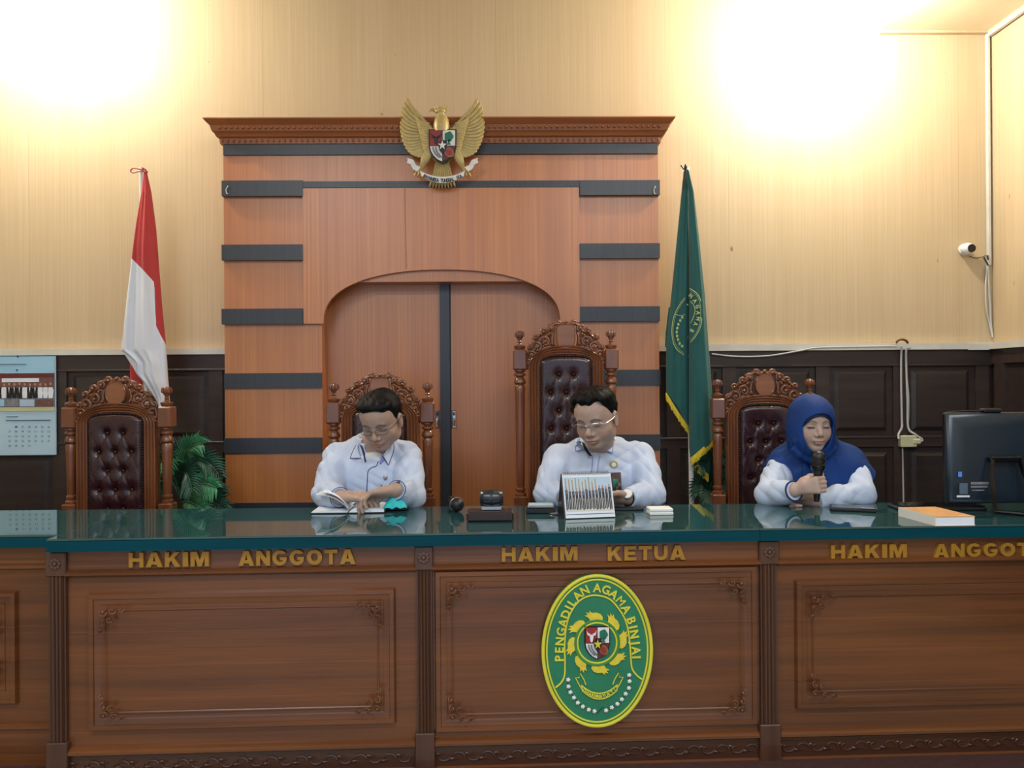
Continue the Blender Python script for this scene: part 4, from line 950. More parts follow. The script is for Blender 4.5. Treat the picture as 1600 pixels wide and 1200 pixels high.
LL = [(1068, 268), (1062, 330), (1055, 400), (1047, 480), (1041, 540), (1041, 620)]; LR = [(1077, 268), (1079, 330), (1079, 690)]
RL = [(1072, 266), (1076, 300), (1077, 400), (1077, 700), (1080, 722)]; RR = [(1076, 266), (1084, 300), (1093, 380), (1101, 460), (1107, 545), (1111, 600), (1116, 690)]
hemL = lambda s: 615+58*s**1.1; hemR = lambda s: 722-42*s
lobes = {}
def lobe_y(YC, L, R, depth, fold, px, py, t_): 
    xl, xr_ = interp(L, py), interp(R, py); s = np.clip((px-xl)/(xr_-xl), .01, .99); wpx = xr_-xl
    d = depth*min(1, wpx/40+.1)*math.sqrt(max(0, 1-(1-2*s)**2)); d += fold*min(1, wpx/50)*(math.sin(s*11+t_*1.5)+.5*math.sin(s*23-t_*3))*min(1, 6*s*(1-s)); return YC-d
YA, YBb = GY-.02, GY-.075
V = flag_lobe(YA, (1072, 268), LL, LR, hemL, .045, .006); MB().grid(V, closed_v=True, caps=True).build('flag_cloth', 'flag_green', t, True, 70)
V = flag_lobe(YBb, (1074, 266), RL, RR, hemR, .06, .006); MB().grid(V, closed_v=True, caps=True).build('flag_fold', 'flag_green', t, True, 70)
V = flag_lobe(GY+.01, (1092, 660), [(1078, 650), (1080, 730), (1098, 760)], [(1110, 650), (1110, 730), (1106, 760)], lambda s: 716+30*s, .012, 0, 30, 30); MB().grid(V, closed_v=True, caps=True).build('flag_under_fold', 'flag_green', t, True, 70)
V = flag_lobe(GY+.02, (1046, 480), [(1046, 470), (1040, 520), (1039, 545)], [(1060, 470), (1062, 545)], lambda s: 542, .012, 0, 24, 24); MB().grid(V, closed_v=True, caps=True).build('flag_back_fold', 'flag_green', t, True, 70)
def fringe(pts, YF_, n, w_=9, ang=(0, 1)):
    m = MB(); C_ = catmull(pts, 20); d = np.r_[0, np.cumsum(np.linalg.norm(np.diff(C_, axis=0), axis=1))]
    top, bot = [], []
    for k in np.linspace(0, d[-1], n):
        x, y = np.interp(k, d, C_[:, 0]), np.interp(k, d, C_[:, 1]); top.append(P(x, y-3, YF_(x, y))); j = w_*(.85+.3*random.random()); bot.append(P(x+ang[0]*j*.6+random.uniform(-.5, .5), y+j*ang[1], YF_(x, y)+.002))
    for a, b in zip(top, bot): m.tube([a, (a+b)/2+np.array([0, -.004, 0]), b], [.0035, .004, .0025], 5)
    m.grid([[a+np.array([0, -.002, 0]) for a in top], [a*.7+b*.3+np.array([0, -.003, 0]) for a, b in zip(top, bot)]])
    return m
fringe([(1041, 617), (1055, 640), (1066, 657), (1077, 673)], lambda x, y: lobe_y(YA, LL, LR, .045, .006, x, min(y, 610), 1), 46, 9, (.15, 1)).build('fringe', 'flag_yellow', t)
fringe([(1080, 718), (1092, 708), (1104, 697), (1117, 683)], lambda x, y: lobe_y(YBb, RL, RR, .06, .006, x, min(y, 680), 1), 46, 9, (.15, 1)).build('fringe', 'flag_yellow', t)
fringe([(1080, 719), (1088, 727), (1097, 736), (1106, 744)], lambda x, y: GY-.004, 34, 9, (.0, 1)).build('fringe', 'flag_yellow', t)
def onflag(px, py, left): 
    yy = lobe_y(YA, LL, LR, .045, .006, px, py, (py-268)/380) if left else lobe_y(YBb, RL, RR, .06, .006, px, py, (py-266)/440)
    q = P(px, py, yy-.003); return q
def em(pts, left, r): return [onflag(a, b, left) for a, b in catmull(pts, 5)], r
m = MB()
for pts, lf, r in ((((1077, 459), (1064, 473), (1054, 492), (1050, 512), (1051, 530), (1056, 544), (1066, 553), (1076, 558)), 1, .0022), (((1078, 451), (1088, 458), (1095, 470), (1097, 487), (1095, 508), (1088, 524), (1079, 535)), 0, .0022),
                   (((1078, 453.5), (1087, 460.5), (1093, 471), (1095, 487), (1093, 507), (1087, 522), (1079, 532)), 0, .001), (((1076, 463), (1065, 475), (1056, 493), (1052, 513), (1053, 530), (1058, 542), (1067, 551), (1076, 555)), 1, .001),
                   (((1079, 471), (1084, 477), (1086, 486), (1083, 497), (1079, 505)), 0, .0018), (((1055, 491), (1062, 493), (1069, 492), (1075, 487)), 1, .0018)):
    m.tube([onflag(a, b, lf) for a, b in catmull(pts, 5)], r, 6)
for k, (a, b) in enumerate(((1066, 496), (1063, 501), (1060, 507), (1058.5, 513), (1057.5, 519), (1058, 525), (1059.5, 531), (1062, 537), (1066, 541), (1071, 544))):
    q = onflag(a, b, 1); m.ell(tuple(q), (.006, .003, .008), 8, 6)
for a, b in ((1070, 507), (1072, 514), (1071, 521), (1074, 527)): q = onflag(a, b, 1); m.ell(tuple(q), (.004, .003, .010), 8, 6)
for ch, a, b, an, lf in (('N', 1079.5, 462, -40, 0), ('A', 1086, 470, -55, 0), ('G', 1090, 479, -75, 0), ('A', 1091, 489, -95, 0), ('M', 1090.5, 498, -100, 0), ('A', 1087, 506.5, -110, 0), ('B', 1081, 517, -125, 0), ('A', 1071.5, 475.5, 35, 1)):
    q = onflag(a, b, lf); letter_at(m, ch, (q[0], q[2]), math.radians(an), .019, q[1]-.001, .002, .04, .9)
m.build('flag_emblem', 'flag_emblem', t)
m = MB(); q = lambda a, b: P(a, b, GY-.04); m.tube(catmull([q(1064, 258), q(1069, 264), q(1072, 260), q(1071, 268), q(1069, 282), q(1067, 294)]), .0045, 6); m.tube(catmull([q(1071, 257), q(1070, 265), q(1074, 268)]), .004, 6); m.build('flag_tie', 'black_paint', t)

# ------------------------------------------------------------------ plants
def plant(name, lab, X0, Y0, fronds):
    t = thing(name, lab, 'plant', (X0, Y0, PLAT), 'potted palms behind the bench')
    MB().lathe([(0, PLAT), (.07, PLAT), (.095, PLAT+.2), (.10, PLAT+.22), (.085, PLAT+.22), (.08, PLAT+.19), (0, PLAT+.19)], 24, c=(X0, Y0, 0)).build('pot', 'pot', t)
    m = MB(); m.tube([(X0, Y0, PLAT+.15), (X0+.01, Y0, PLAT+.5), (X0, Y0, PLAT+.68)], [.02, .016, .01], 8); m.build('stem', 'leaf_dark', t)
    for i, (p0, p1, p2, Yt, lw, mt) in enumerate(fronds):
        a = P(p0[0], p0[1], Y0); b = P(p1[0], p1[1], (Y0+Yt)/2); c_ = P(p2[0], p2[1], Yt); L_ = bez(a, b, c_, 22); m = MB()
        m.tube(np.vstack([[(X0, Y0, PLAT+.6)], L_]), np.linspace(.006, .002, 23), 6)
        T_ = np.gradient(L_, axis=0); T_ /= np.linalg.norm(T_, axis=1)[:, None]
        for k in range(2, 22):
            for sd in (-1, 1):
                sidev = np.cross(T_[k], [0, -1, .25]); sidev /= np.linalg.norm(sidev)
                ln = lw*math.sin(.35+2.4*k/22)*random.uniform(.85, 1.1); d = T_[k]*.75+sidev*sd*.7+np.array([0, 0, -.12]); d /= np.linalg.norm(d)
                p_ = L_[k]; e = p_+d*ln+np.array([0, random.uniform(-.01, .01), -.012]); md = (p_+e)/2+np.array([0, -.004, .008]); wv = np.cross(d, [0, -1, 0]); wv /= np.linalg.norm(wv)+1e-9; wv *= .0065
                th_ = np.array([0, .0008, 0])
                m.add([p_, md+wv, e, md-wv, md+np.array([0, -.003, 0]), p_+th_, md+wv+th_, e+th_, md-wv+th_], [(0, 1, 4), (1, 2, 4), (2, 3, 4), (3, 0, 4), (5, 8, 7, 6), (0, 5, 6, 1), (1, 6, 7, 2), (2, 7, 8, 3), (3, 8, 5, 0)])
        m.build('frond', mt, t)
    return t
lf, ld = 'leaf', 'leaf_dark'
plant('potted_palm', 'artificial potted palm with drooping green fronds right of the empty chair', P(296, 760, 3.8)[0], 3.8, [
    ((280, 745), (285, 690), (316, 694), 3.7, .10, lf), ((284, 750), (305, 690), (342, 742), 3.65, .12, ld), ((282, 760), (300, 735), (345, 770), 3.7, .11, ld), ((280, 770), (310, 745), (338, 762), 3.6, .10, lf),
    ((276, 755), (268, 700), (262, 728), 3.65, .10, lf), ((278, 760), (290, 715), (300, 765), 3.6, .11, ld), ((282, 780), (315, 770), (350, 795), 3.6, .12, ld), ((275, 765), (262, 735), (250, 760), 3.8, .10, ld), ((282, 765), (300, 720), (325, 725), 3.75, .11, ld), ((284, 785), (300, 780), (322, 800), 3.6, .10, lf), ((278, 745), (276, 700), (292, 700), 3.78, .09, ld)])
plant('potted_palm', 'artificial potted palm half hidden behind the green flag', P(1122, 780, 3.98)[0], 3.98, [
    ((1108, 760), (1100, 715), (1128, 715), 3.85, .09, ld), ((1106, 765), (1118, 720), (1140, 735), 3.9, .09, ld), ((1108, 775), (1095, 740), (1092, 772), 3.85, .10, ld), ((1110, 775), (1120, 745), (1134, 775), 3.86, .10, ld), ((1106, 780), (1110, 750), (1112, 788), 3.8, .10, ld), ((1106, 760), (1098, 710), (1094, 728), 3.9, .09, ld), ((1109, 770), (1112, 705), (1120, 712), 3.9, .08, ld)])

# ------------------------------------------------------------------ people: signed-distance bodies turned into one continuous surface
HV = .0026
class SDF:
    def __init__(s, lo, hi, h=None):
        s.h = h or HV; s.lo = np.array(lo, dtype=float); n = np.ceil((np.array(hi)-s.lo)/s.h).astype(int)+1; s.n = n
        s.ax = [s.lo[k]+s.h*np.arange(n[k]) for k in range(3)]; s.d = np.full(n, .06, dtype=np.float32)
    def sl(s, lo, hi, m):
        r = []
        for k in range(3):
            a = max(0, int((lo[k]-m-s.lo[k])/s.h)); b = min(s.n[k], int((hi[k]+m-s.lo[k])/s.h)+2); r.append(slice(a, max(a, b)))
        return tuple(r)
    def op(s, fn, lo, hi, k=.0, mode='u'):
        q = s.sl(lo, hi, .012+k)
        if any(a.stop <= a.start for a in q): return
        X = s.ax[0][q[0]][:, None, None].astype(np.float32); Y = s.ax[1][q[1]][None, :, None].astype(np.float32); Z = s.ax[2][q[2]][None, None, :].astype(np.float32)
        b = fn(X, Y, Z); a = s.d[q]
        if mode == 's': b = -b
        if k > 0:
            h = np.clip(.5+.5*((b-a) if mode == 'u' else (a-b))/k, 0, 1)
            r = b*(1-h)+a*h - k*h*(1-h) if mode == 'u' else b*(1-h)+a*h + k*h*(1-h)
        else: r = np.minimum(a, b) if mode == 'u' else np.maximum(a, b)
        s.d[q] = r
    def cap(s, a, b, ra, rb=None, k=.0, mode='u', sq=None):
        rb = ra if rb is None else rb; a = np.array(a, dtype=float); b = np.array(b, dtype=float); ab = b-a; L2 = float(ab@ab)+1e-12; R = max(ra, rb)
        def fn(X, Y, Z):
            px, py, pz = X-a[0], Y-a[1], Z-a[2]; t = np.clip((px*ab[0]+py*ab[1]+pz*ab[2])/L2, 0, 1)
            return np.sqrt((px-t*ab[0])**2+(py-t*ab[1])**2+(pz-t*ab[2])**2)-(ra+(rb-ra)*t)
        s.op(fn, np.minimum(a, b)-R, np.maximum(a, b)+R, k, mode)
    def chain(s, pts, rs, k=.01):
        for i in range(len(pts)-1): s.cap(pts[i], pts[i+1], rs[i], rs[i+1], k)
    def ell(s, c, r, k=.0, mode='u', R=None, cut=None):
        c = np.array(c, dtype=float); r = np.array(r, dtype=float); R = np.eye(3) if R is None else R; ext = np.abs(R)@r
        def fn(X, Y, Z):
            px, py, pz = X-c[0], Y-c[1], Z-c[2]; u_, v_, w_ = [(R[0, j]*px+R[1, j]*py+R[2, j]*pz)/r[j] for j in range(3)]
            k0 = np.sqrt(u_*u_+v_*v_+w_*w_); k1 = np.sqrt((u_/r[0])**2+(v_/r[1])**2+(w_/r[2])**2)+1e-9; return k0*(k0-1)/k1
        s.op(fn, c-ext, c+ext, k, mode)
    def displace(s, fn, lo=None, hi=None):
        q = s.sl(s.ax and [a[0] for a in s.ax] if lo is None else lo, [a[-1] for a in s.ax] if hi is None else hi, 0)
        X = s.ax[0][q[0]][:, None, None].astype(np.float32); Y = s.ax[1][q[1]][None, :, None].astype(np.float32); Z = s.ax[2][q[2]][None, None, :].astype(np.float32)
        s.d[q] += fn(X, Y, Z)
    def cut(s, fn):          # keep where fn<0
        X = s.ax[0][:, None, None].astype(np.float32); Y = s.ax[1][None, :, None].astype(np.float32); Z = s.ax[2][None, None, :].astype(np.float32)
        s.d = np.maximum(s.d, fn(X, Y, Z))
    def front(s, x, z, off=0.0):
        """y of the surface met first when looking along +Y at (x, z)"""
        i = int(round((x-s.lo[0])/s.h)); k = int(round((z-s.lo[2])/s.h)); i = min(max(i, 0), s.n[0]-1); k = min(max(k, 0), s.n[2]-1)
        c_ = s.d[i, :, k]; j = np.argmax(c_ < 0)
        if c_[j] >= 0: return None
        if j == 0: return s.ax[1][0]
        a, b = c_[j-1], c_[j]; a = min(a, s.h*1.2); return s.ax[1][j-1]+s.h*a/(a-b)-off
    def mesh(s):
        d = s.d; d[0] = d[-1] = .05; d[:, 0] = d[:, -1] = .05; d[:, :, 0] = d[:, :, -1] = .05
        n = s.n; ins = d < 0; pts, cells, flips = [], [], []
        st = (int(n[1]*n[2]), int(n[2]), 1)
        for ax in range(3):
            a = [slice(None)]*3; b = [slice(None)]*3; a[ax] = slice(0, -1); b[ax] = slice(1, None)
            I = np.nonzero(ins[tuple(a)] != ins[tuple(b)]); I = np.array(I)
            J = I.copy(); J[ax] += 1; va = d[tuple(I)]; vb = d[tuple(J)]; va_ = np.clip(va, -1.5*s.h, 1.5*s.h); vb_ = np.clip(vb, -1.5*s.h, 1.5*s.h)
            t = va_/(va_-vb_); p = I.astype(float).T.copy(); p[:, ax] += t; pts.append(p)
            o1, o2 = [(1, 2), (2, 0), (0, 1)][ax]; base = I[0]*st[0]+I[1]*st[1]+I[2]
            c_ = np.stack([base, base-st[o1], base-st[o1]-st[o2], base-st[o2]], 1); cells.append(c_); flips.append(va > vb)
        P_ = np.repeat(np.concatenate(pts), 4, 0); C_ = np.concatenate(cells); F_ = np.concatenate(flips)
        uq, inv = np.unique(C_.ravel(), return_inverse=True); cnt = np.bincount(inv).astype(float)
        V = np.stack([np.bincount(inv, P_[:, k])/cnt for k in range(3)], 1)*s.h+s.lo
        Fq = inv.reshape(-1, 4); Fq[F_] = Fq[F_][:, ::-1]
        return V, Fq
def sdf_object(name, V, F, mt, parent, colfn=None):
    q = parent; o_ = np.zeros(3)
    while q is not None: o_ += np.array(q.location); q = q.parent
    me = bpy.data.meshes.new(name); me.vertices.add(len(V)); me.vertices.foreach_set('co', (V-o_).ravel()); nf = len(F)
    me.loops.add(nf*4); me.loops.foreach_set('vertex_index', F.ravel().astype(np.int32)); me.polygons.add(nf)
    me.polygons.foreach_set('loop_start', np.arange(0, nf*4, 4, dtype=np.int32)); me.polygons.foreach_set('use_smooth', np.ones(nf, bool)); me.update(calc_edges=True); me.validate()
    if colfn is not None:
        c_ = colfn(V); at = me.color_attributes.new('Col', 'FLOAT_COLOR', 'POINT'); at.data.foreach_set('color', np.c_[c_, np.ones(len(V))].ravel())
    me.materials.append(M[mt]); o = bpy.data.objects.new(name, me); col.objects.link(o); o.parent = parent; return o
def headframe(yaw, pitch, roll):
    """columns: u = viewer's right, v = face direction, w = up; yaw>0 turns the face to the viewer's left, pitch>0 bows"""
    B = Matrix(((1, 0, 0), (0, -1, 0), (0, 0, 1)))      # u=+X, v=-Y, w=+Z
    R = Matrix.Rotation(-yaw, 3, 'Z') @ Matrix.Rotation(pitch, 3, 'X') @ Matrix.Rotation(roll, 3, 'Y')
    return np.array(R @ B)
def build_head(S_, c, R, g=1.0, female=False):
    L = lambda u_, v_, w_: c+R@(np.array([u_, v_, w_])*g)
    def e(p, r, k=.01, mode='u'): S_.ell(L(*p), np.array(r)*g, k*g, mode, R)
    def cp(a, b, ra, rb=None, k=.01, mode='u'): S_.cap(L(*a), L(*b), ra*g, (rb or ra)*g, k*g, mode)
    e((0, -.012, .035), (.074, .094, .080), 0)
    e((0, .030, -.025), (.064, .062, .080), .03)
    e((0, .052, .045), (.058, .038, .045), .03)
    for s in (-1, 1):
        e((s*.040, .045, -.030), (.026, .030, .028), .02); e((s*.048, .010, -.058), (.018, .030, .026), .02)
    e((0, .058, -.088), (.026, .024, .020), .02)
    cp((-.034, .078, .021), (.034, .078, .021), .008, .008, .016)
    for s in (-1, 1): e((s*.031, .102, .002), (.017, .016, .011), .012, 's'); e((s*.031, .075, .000), (.016, .0125, .010), .004)
    cp((0, .083, .012), (0, .104, -.024), .0065, .0105, .010)
    e((0, .103, -.030), (.0115, .010, .009), .006)
    for s in (-1, 1): e((s*.0135, .094, -.034), (.0085, .010, .0075), .005); e((s*.007, .106, -.0405), (.0035, .006, .003), .002, 's')
    e((0, .083, -.055), (.024, .013, .014), .012)
    e((0, .0925, -.0575), (.021, .0075, .0048), .004); e((0, .0905, -.0665), (.018, .0085, .0062), .004)
    cp((-.020, .096, -.0620), (.020, .096, -.0620), .0018, .0018, .003, 's')
    e((0, .086, -.077), (.018, .008, .004), .008, 's')
    for s in (-1, 1):
        e((s*.076, -.004, -.006), (.0065, .017, .030), .006); e((s*.079, .000, .006), (.008, .013, .017), .003); e((s*.085, .002, .002), (.006, .008, .013), .003, 's'); e((s*.076, .004, -.030), (.006, .007, .009), .004)
def face_colour(c, R, g, base, brow=(.05, .04, .04), female=False, beard=.0, hair_tint=False):
    base = np.array(base)
    def fn(V):
        q = ((V-c)@R)/g; u_, v_, w_ = q[:, 0], q[:, 1], q[:, 2]; C_ = np.tile(base, (len(V), 1)); fr = (v_ > .04)
        def mixc(m, colr): 
            nonlocal C_
            m = (m*fr)[:, None]; C_ = C_*(1-m)+np.array(colr)*m
        gs = lambda d, s: np.exp(-(d/s)**2)
        mixc(.35*gs(np.hypot(np.abs(u_)-.04, w_+.03), .025), base*np.array([1.05, .85, .82]))       # cheeks
        mixc(.3*gs(np.hypot(u_, w_+.028), .014), base*np.array([1.1, .95, .9]))
        lipm = np.clip(1.25-np.sqrt((u_/.024)**2+((w_+.0615)/.0115)**2), 0, 1)*1.6
        mixc(np.clip(lipm, 0, .85), base*np.array([.92, .62, .62]))
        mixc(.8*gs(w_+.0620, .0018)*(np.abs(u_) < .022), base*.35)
        au = np.abs(u_); bz = .024-.010*((au-.030)/.02)**2+.0
        mixc(.85*gs(w_-bz, .0042 if not female else .003)*np.clip((.052-au)/.006, 0, 1)*np.clip((au-.010)/.005, 0, 1), brow)
        ez = -.0035-.10*(au-.031)**2/.02
        mixc((.85 if not female else 1.0)*gs(w_-ez, .0026 if not female else .0046)*np.clip((.047-au)/.004, 0, 1)*np.clip((au-.015)/.004, 0, 1), np.array([.03, .025, .025]))      # lash line of lowered lids
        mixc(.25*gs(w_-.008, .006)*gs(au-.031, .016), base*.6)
        if beard: mixc(beard*np.clip((-.045-w_)/.02, 0, 1)*np.clip(1-lipm, 0, 1), base*.55)
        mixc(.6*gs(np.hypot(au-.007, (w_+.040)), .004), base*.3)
        return np.clip(C_, 0, 1)
    return fn
def hand(S_, wrist, yd, xd, zd, curl, scale=1.0, thumb=(.55, .75, -.35), tcurl=.3, spread=0, k=.004):
    """wrist point; yd along the fingers, xd towards the thumb, zd back of the hand; curl = per-finger (mcp,pip,dip)"""
    n_ = lambda v_: np.array(v_, dtype=float)/np.linalg.norm(v_)
    yd = n_(yd); xd = n_(np.array(xd)-np.dot(xd, yd)*yd); zd = n_(np.array(zd)-np.dot(zd, yd)*yd-np.dot(zd, xd)*xd); s = scale
    L = lambda x, y, z: np.array(wrist)+(xd*x+yd*y+zd*z)*s
    S_.cap(L(.0, -.01, 0), L(.008, .03, 0), .024*s, .024*s, .012)
    R = np.stack([xd, yd, zd], 1)
    for (x, w_) in ((.026, .0125), (.009, .0125), (-.009, .012), (-.026, .011)): S_.cap(L(x*.55, .018, 0), L(x, .083, .002), .014*s, w_*s, .012)
    S_.ell(L(.030, .035, -.008), np.array([.016, .026, .013])*s, .01, 'u', R)
    LN = ((.042, .024, .019), (.046, .028, .020), (.042, .026, .019), (.034, .019, .017)); RR = (.0093, .0095, .0090, .0080)
    for i, x in enumerate((.027, .0095, -.009, -.027)):
        p = L(x, .086, .002); a = 0; c_ = curl[i] if isinstance(curl[0], (tuple, list)) else curl; sp = spread*(1.5-i)*.5
        for j in range(3):
            a += c_[j]; d = yd*math.cos(a)-zd*math.sin(a)+xd*sp*(.6 if j == 0 else .2); d = n_(d); q = p+d*LN[i][j]*s
            S_.cap(p, q, RR[i]*s*(1.06-.1*j), RR[i]*s*(.98-.12*j), k if j == 0 else .003); p = q
    p = L(.026, .022, -.006); d = n_(xd*thumb[0]+yd*thumb[1]+zd*thumb[2]); d2 = n_(d+(yd*.4-xd*.5-zd*.3)*tcurl)
    for j, (ln, r) in enumerate(((.038, .0125), (.030, .0108), (.024, .0098))):
        q = p+(d if j == 0 else n_(d+(d2-d)*(1 if j == 1 else 1.6)))*ln*s; S_.cap(p, q, r*s, r*s*.92, .006); p = q
def surf_patch(F, name, pts, mt, parent, off=.003, thick=.002, nu=10, nv=8):
    """four-corner patch (px) laid on a garment surface; pts: TL,TR,BR,BL"""
    G = np.zeros((nv, nu, 3)); last = None
    for i in range(nv):
        for j in range(nu):
            a = j/(nu-1); b = i/(nv-1); px = (1-b)*((1-a)*pts[0][0]+a*pts[1][0])+b*((1-a)*pts[3][0]+a*pts[2][0]); py = (1-b)*((1-a)*pts[0][1]+a*pts[1][1])+b*((1-a)*pts[3][1]+a*pts[2][1])
            G[i, j] = on_front(F, px, py, off)
    G2 = G+np.array([0, thick, 0]); m = MB(); m.grid(G); 
    k = nu*nv; m.add(G2.reshape(-1, 3), [tuple(q[::-1]) for q in m.f[:]]); bd = [j for j in range(nu)]+[i*nu+nu-1 for i in range(1, nv)]+[(nv-1)*nu+j for j in range(nu-2, -1, -1)]+[i*nu for i in range(nv-2, 0, -1)]
    m.f += [(bd[i], bd[(i+1) % len(bd)], bd[(i+1) % len(bd)]+k, bd[i]+k) for i in range(len(bd))]
    return m.build(name, mt, parent)
def on_front(F, px, py, off=.002, Y0=3.1):
    Y = Y0
    for _ in range(6):
        p = P(px, py, Y); y = F.front(p[0], p[2])
        if y is None: break
        Y = y
    p = P(px, py, Y-off); return p
def seam(F, name, pts, r, mt, parent, off=.001, n=6):
    m = MB(); m.tube([on_front(F, a, b, off) for a, b in catmull(pts, n)], r, 6); return m.build(name, mt, parent)
def wr(A, seeds):
    def fn(X, Y, Z):
        o = 0
        for (kx, ky, kz, ph, am, mx, mz) in seeds:
            q = np.sin(kx*X+ky*Y+kz*Z+ph+1.1*np.sin(mx*X+mz*Z+ph)); o = o+am*(1-2*np.abs(q))*np.clip(np.sin(mx*1.7*X-mz*Z+11*Y+2*ph)+.3, 0, 1)
        return (A*o).astype(np.float32)
    return fn
WS = [(52, 20, 30, .3, 1, 14, 9), (-44, 15, 40, 1.7, 1, 9, 16), (30, -20, 64, 2.9, .8, 12, 20), (70, 10, -14, .9, .7, 20, 8)]
def J(px, py, Y): return P(px, py, Y)
def torso(S_, sl_, sr_, hip, g, k=.04, neckbase=None):
    """ribcage, belly and pelvis between two shoulder points"""
    mid = (sl_+sr_)/2; W = np.linalg.norm(sr_-sl_)
    S_.cap(sl_+np.array([.012, 0, -.002]), sr_+np.array([-.012, 0, -.002]), .044+g, .044+g, k)
    S_.ell(mid+np.array([0, 0, -.10]), (W*.5-.004+g, .105+g, .17+g), k); S_.ell(hip+np.array([0, -.01, .16]), (W*.44+g, .115+g, .16+g), k); S_.ell(hip+np.array([0, 0, .03]), (W*.46+g, .12+g, .11+g), k)
    for s in (-1, 1): S_.ell(mid+np.array([s*W*.22, -.045, -.085]), (.075+g, .055+g, .07+g), .03)
    if neckbase is not None:
        S_.cap(mid+np.array([-.055, .01, .03]), neckbase, .045+g*.5, .035+g*.5, .03); S_.cap(mid+np.array([.055, .01, .03]), neckbase, .045+g*.5, .035+g*.5, .03)
def person(nm, label, hc, hang, sl_, sr_, el, er, wl_, wr_, hip, g=1.0, skin=(.36, .225, .17), shirt='shirt', female=False, handL=None, handR=None, beard=0, hscale=1.0):
    t = thing(nm, label, 'person', (hip[0], hip[1], PLAT))
    R = headframe(*[math.radians(a) for a in hang]); nb = (sl_+sr_)/2+np.array([0, .0, .055]); nk = hc+R@np.array([0, -.018, -.055])*g
    kn = [hip+np.array([s*.11, -.44, .02]) for s in (-1, 1)]; ft = [np.array([k_[0], k_[1]+.03, PLAT+.07]) for k_ in kn]; hp = [hip+np.array([s*.09, 0, 0]) for s in (-1, 1)]
    lo = np.array([min(el[0], sl_[0])-.10, min(wl_[1], wr_[1], kn[0][1])-.26, PLAT-.01]); hi = np.array([max(er[0], sr_[0])+.10, hip[1]+.22, hc[2]+.17])
    S_ = SDF(lo, hi)
    torso(S_, sl_, sr_, hip, 0, neckbase=nb)
    for a in range(2): S_.chain([hp[a], kn[a], ft[a]], [.085, .058, .042], .03); S_.cap(ft[a]+np.array([0, .02, -.03]), ft[a]+np.array([0, -.13, -.04]), .035, .026, .02)
    S_.cap(nb+np.array([0, .01, -.03]), nk, .058*g, .052*g, .02)
    build_head(S_, hc, R, g, female)
    for sh, e_, w_ in ((sl_, el, wl_), (sr_, er, wr_)):
        if w_ is None: continue
        S_.chain([sh, e_, w_], [.047, .038, .024], .015)
    for h_ in (handL, handR):
        if h_: hand(S_, **h_)
    V, F = S_.mesh(); sdf_object('body', V, F, 'skin', t, face_colour(hc, R, g, skin, beard=beard, female=female))
    # trousers
    T_ = SDF(np.array([hip[0]-.26, kn[0][1]-.12, PLAT-.01]), np.array([hip[0]+.26, hip[1]+.2, hip[2]+.2]), .006)
    T_.ell(hip+np.array([0, 0, .03]), (.2, .14, .12), .02)
    for a in range(2): T_.chain([hp[a], kn[a], ft[a]+np.array([0, 0, -.0])], [.1, .072, .06], .03)
    T_.cut(lambda X, Y, Z: (Z-(hip[2]+.09))+0*X+0*Y); V, F = T_.mesh(); sdf_object('trousers', V, F, 'trousers', t)
    for a in range(2):
        K_ = SDF(ft[a]-np.array([.06, .2, .08]), ft[a]+np.array([.06, .09, .03]), .004); K_.ell(ft[a]+np.array([0, -.06, -.035]), (.042, .12, .038)); K_.cut(lambda X, Y, Z: (PLAT+.001-Z)+0*X+0*Y); V, F = K_.mesh(); sdf_object('shoe', V, F, 'black_plastic', t)
    return t, S_, R, lo, hi, nb
def shirt_sdf(lo, hi, sl_, sr_, el, er, wl_, wr_, hip, nb, g=.012, A=.0020, fat=0, cuff=.0, head=None, cutz=None):
    G_ = SDF(lo, hi); torso(G_, sl_, sr_, hip, g+fat, neckbase=nb+np.array([0, .0, -.012]))
    for sh, e_, w_ in ((sl_, el, wl_), (sr_, er, wr_)):
        d = (w_-e_)/np.linalg.norm(w_-e_); w2 = w_-d*cuff
        G_.chain([sh+np.array([0, 0, -.004]), (sh+e_)/2, e_, (e_+w2)/2, w2], [.052+g*.6, .049+g*.6, .043+g*.7, .038+g*.5, .033+g*.3], .02)
    G_.displace(wr(A, WS))
    for sh, e_, w_ in ((sl_, el, wl_), (sr_, er, wr_)):      # sleeves end in a cuff plane
        d = (w_-e_)/np.linalg.norm(w_-e_); w2 = w_-d*cuff
        def cutfn(X, Y, Z, d=d, w2=w2): return -((X-w2[0])*d[0]+(Y-w2[1])*d[1]+(Z-w2[2])*d[2])
        q = G_.sl(w2-.07, w2+.07, 0); X = G_.ax[0][q[0]][:, None, None]; Y = G_.ax[1][q[1]][None, :, None]; Z = G_.ax[2][q[2]][None, None, :]
        G_.d[q] = np.maximum(G_.d[q], -cutfn(X, Y, Z)).astype(np.float32)
    return G_
def arr(*a): return np.array(a, dtype=float)
UP = arr(0, 0, 1)

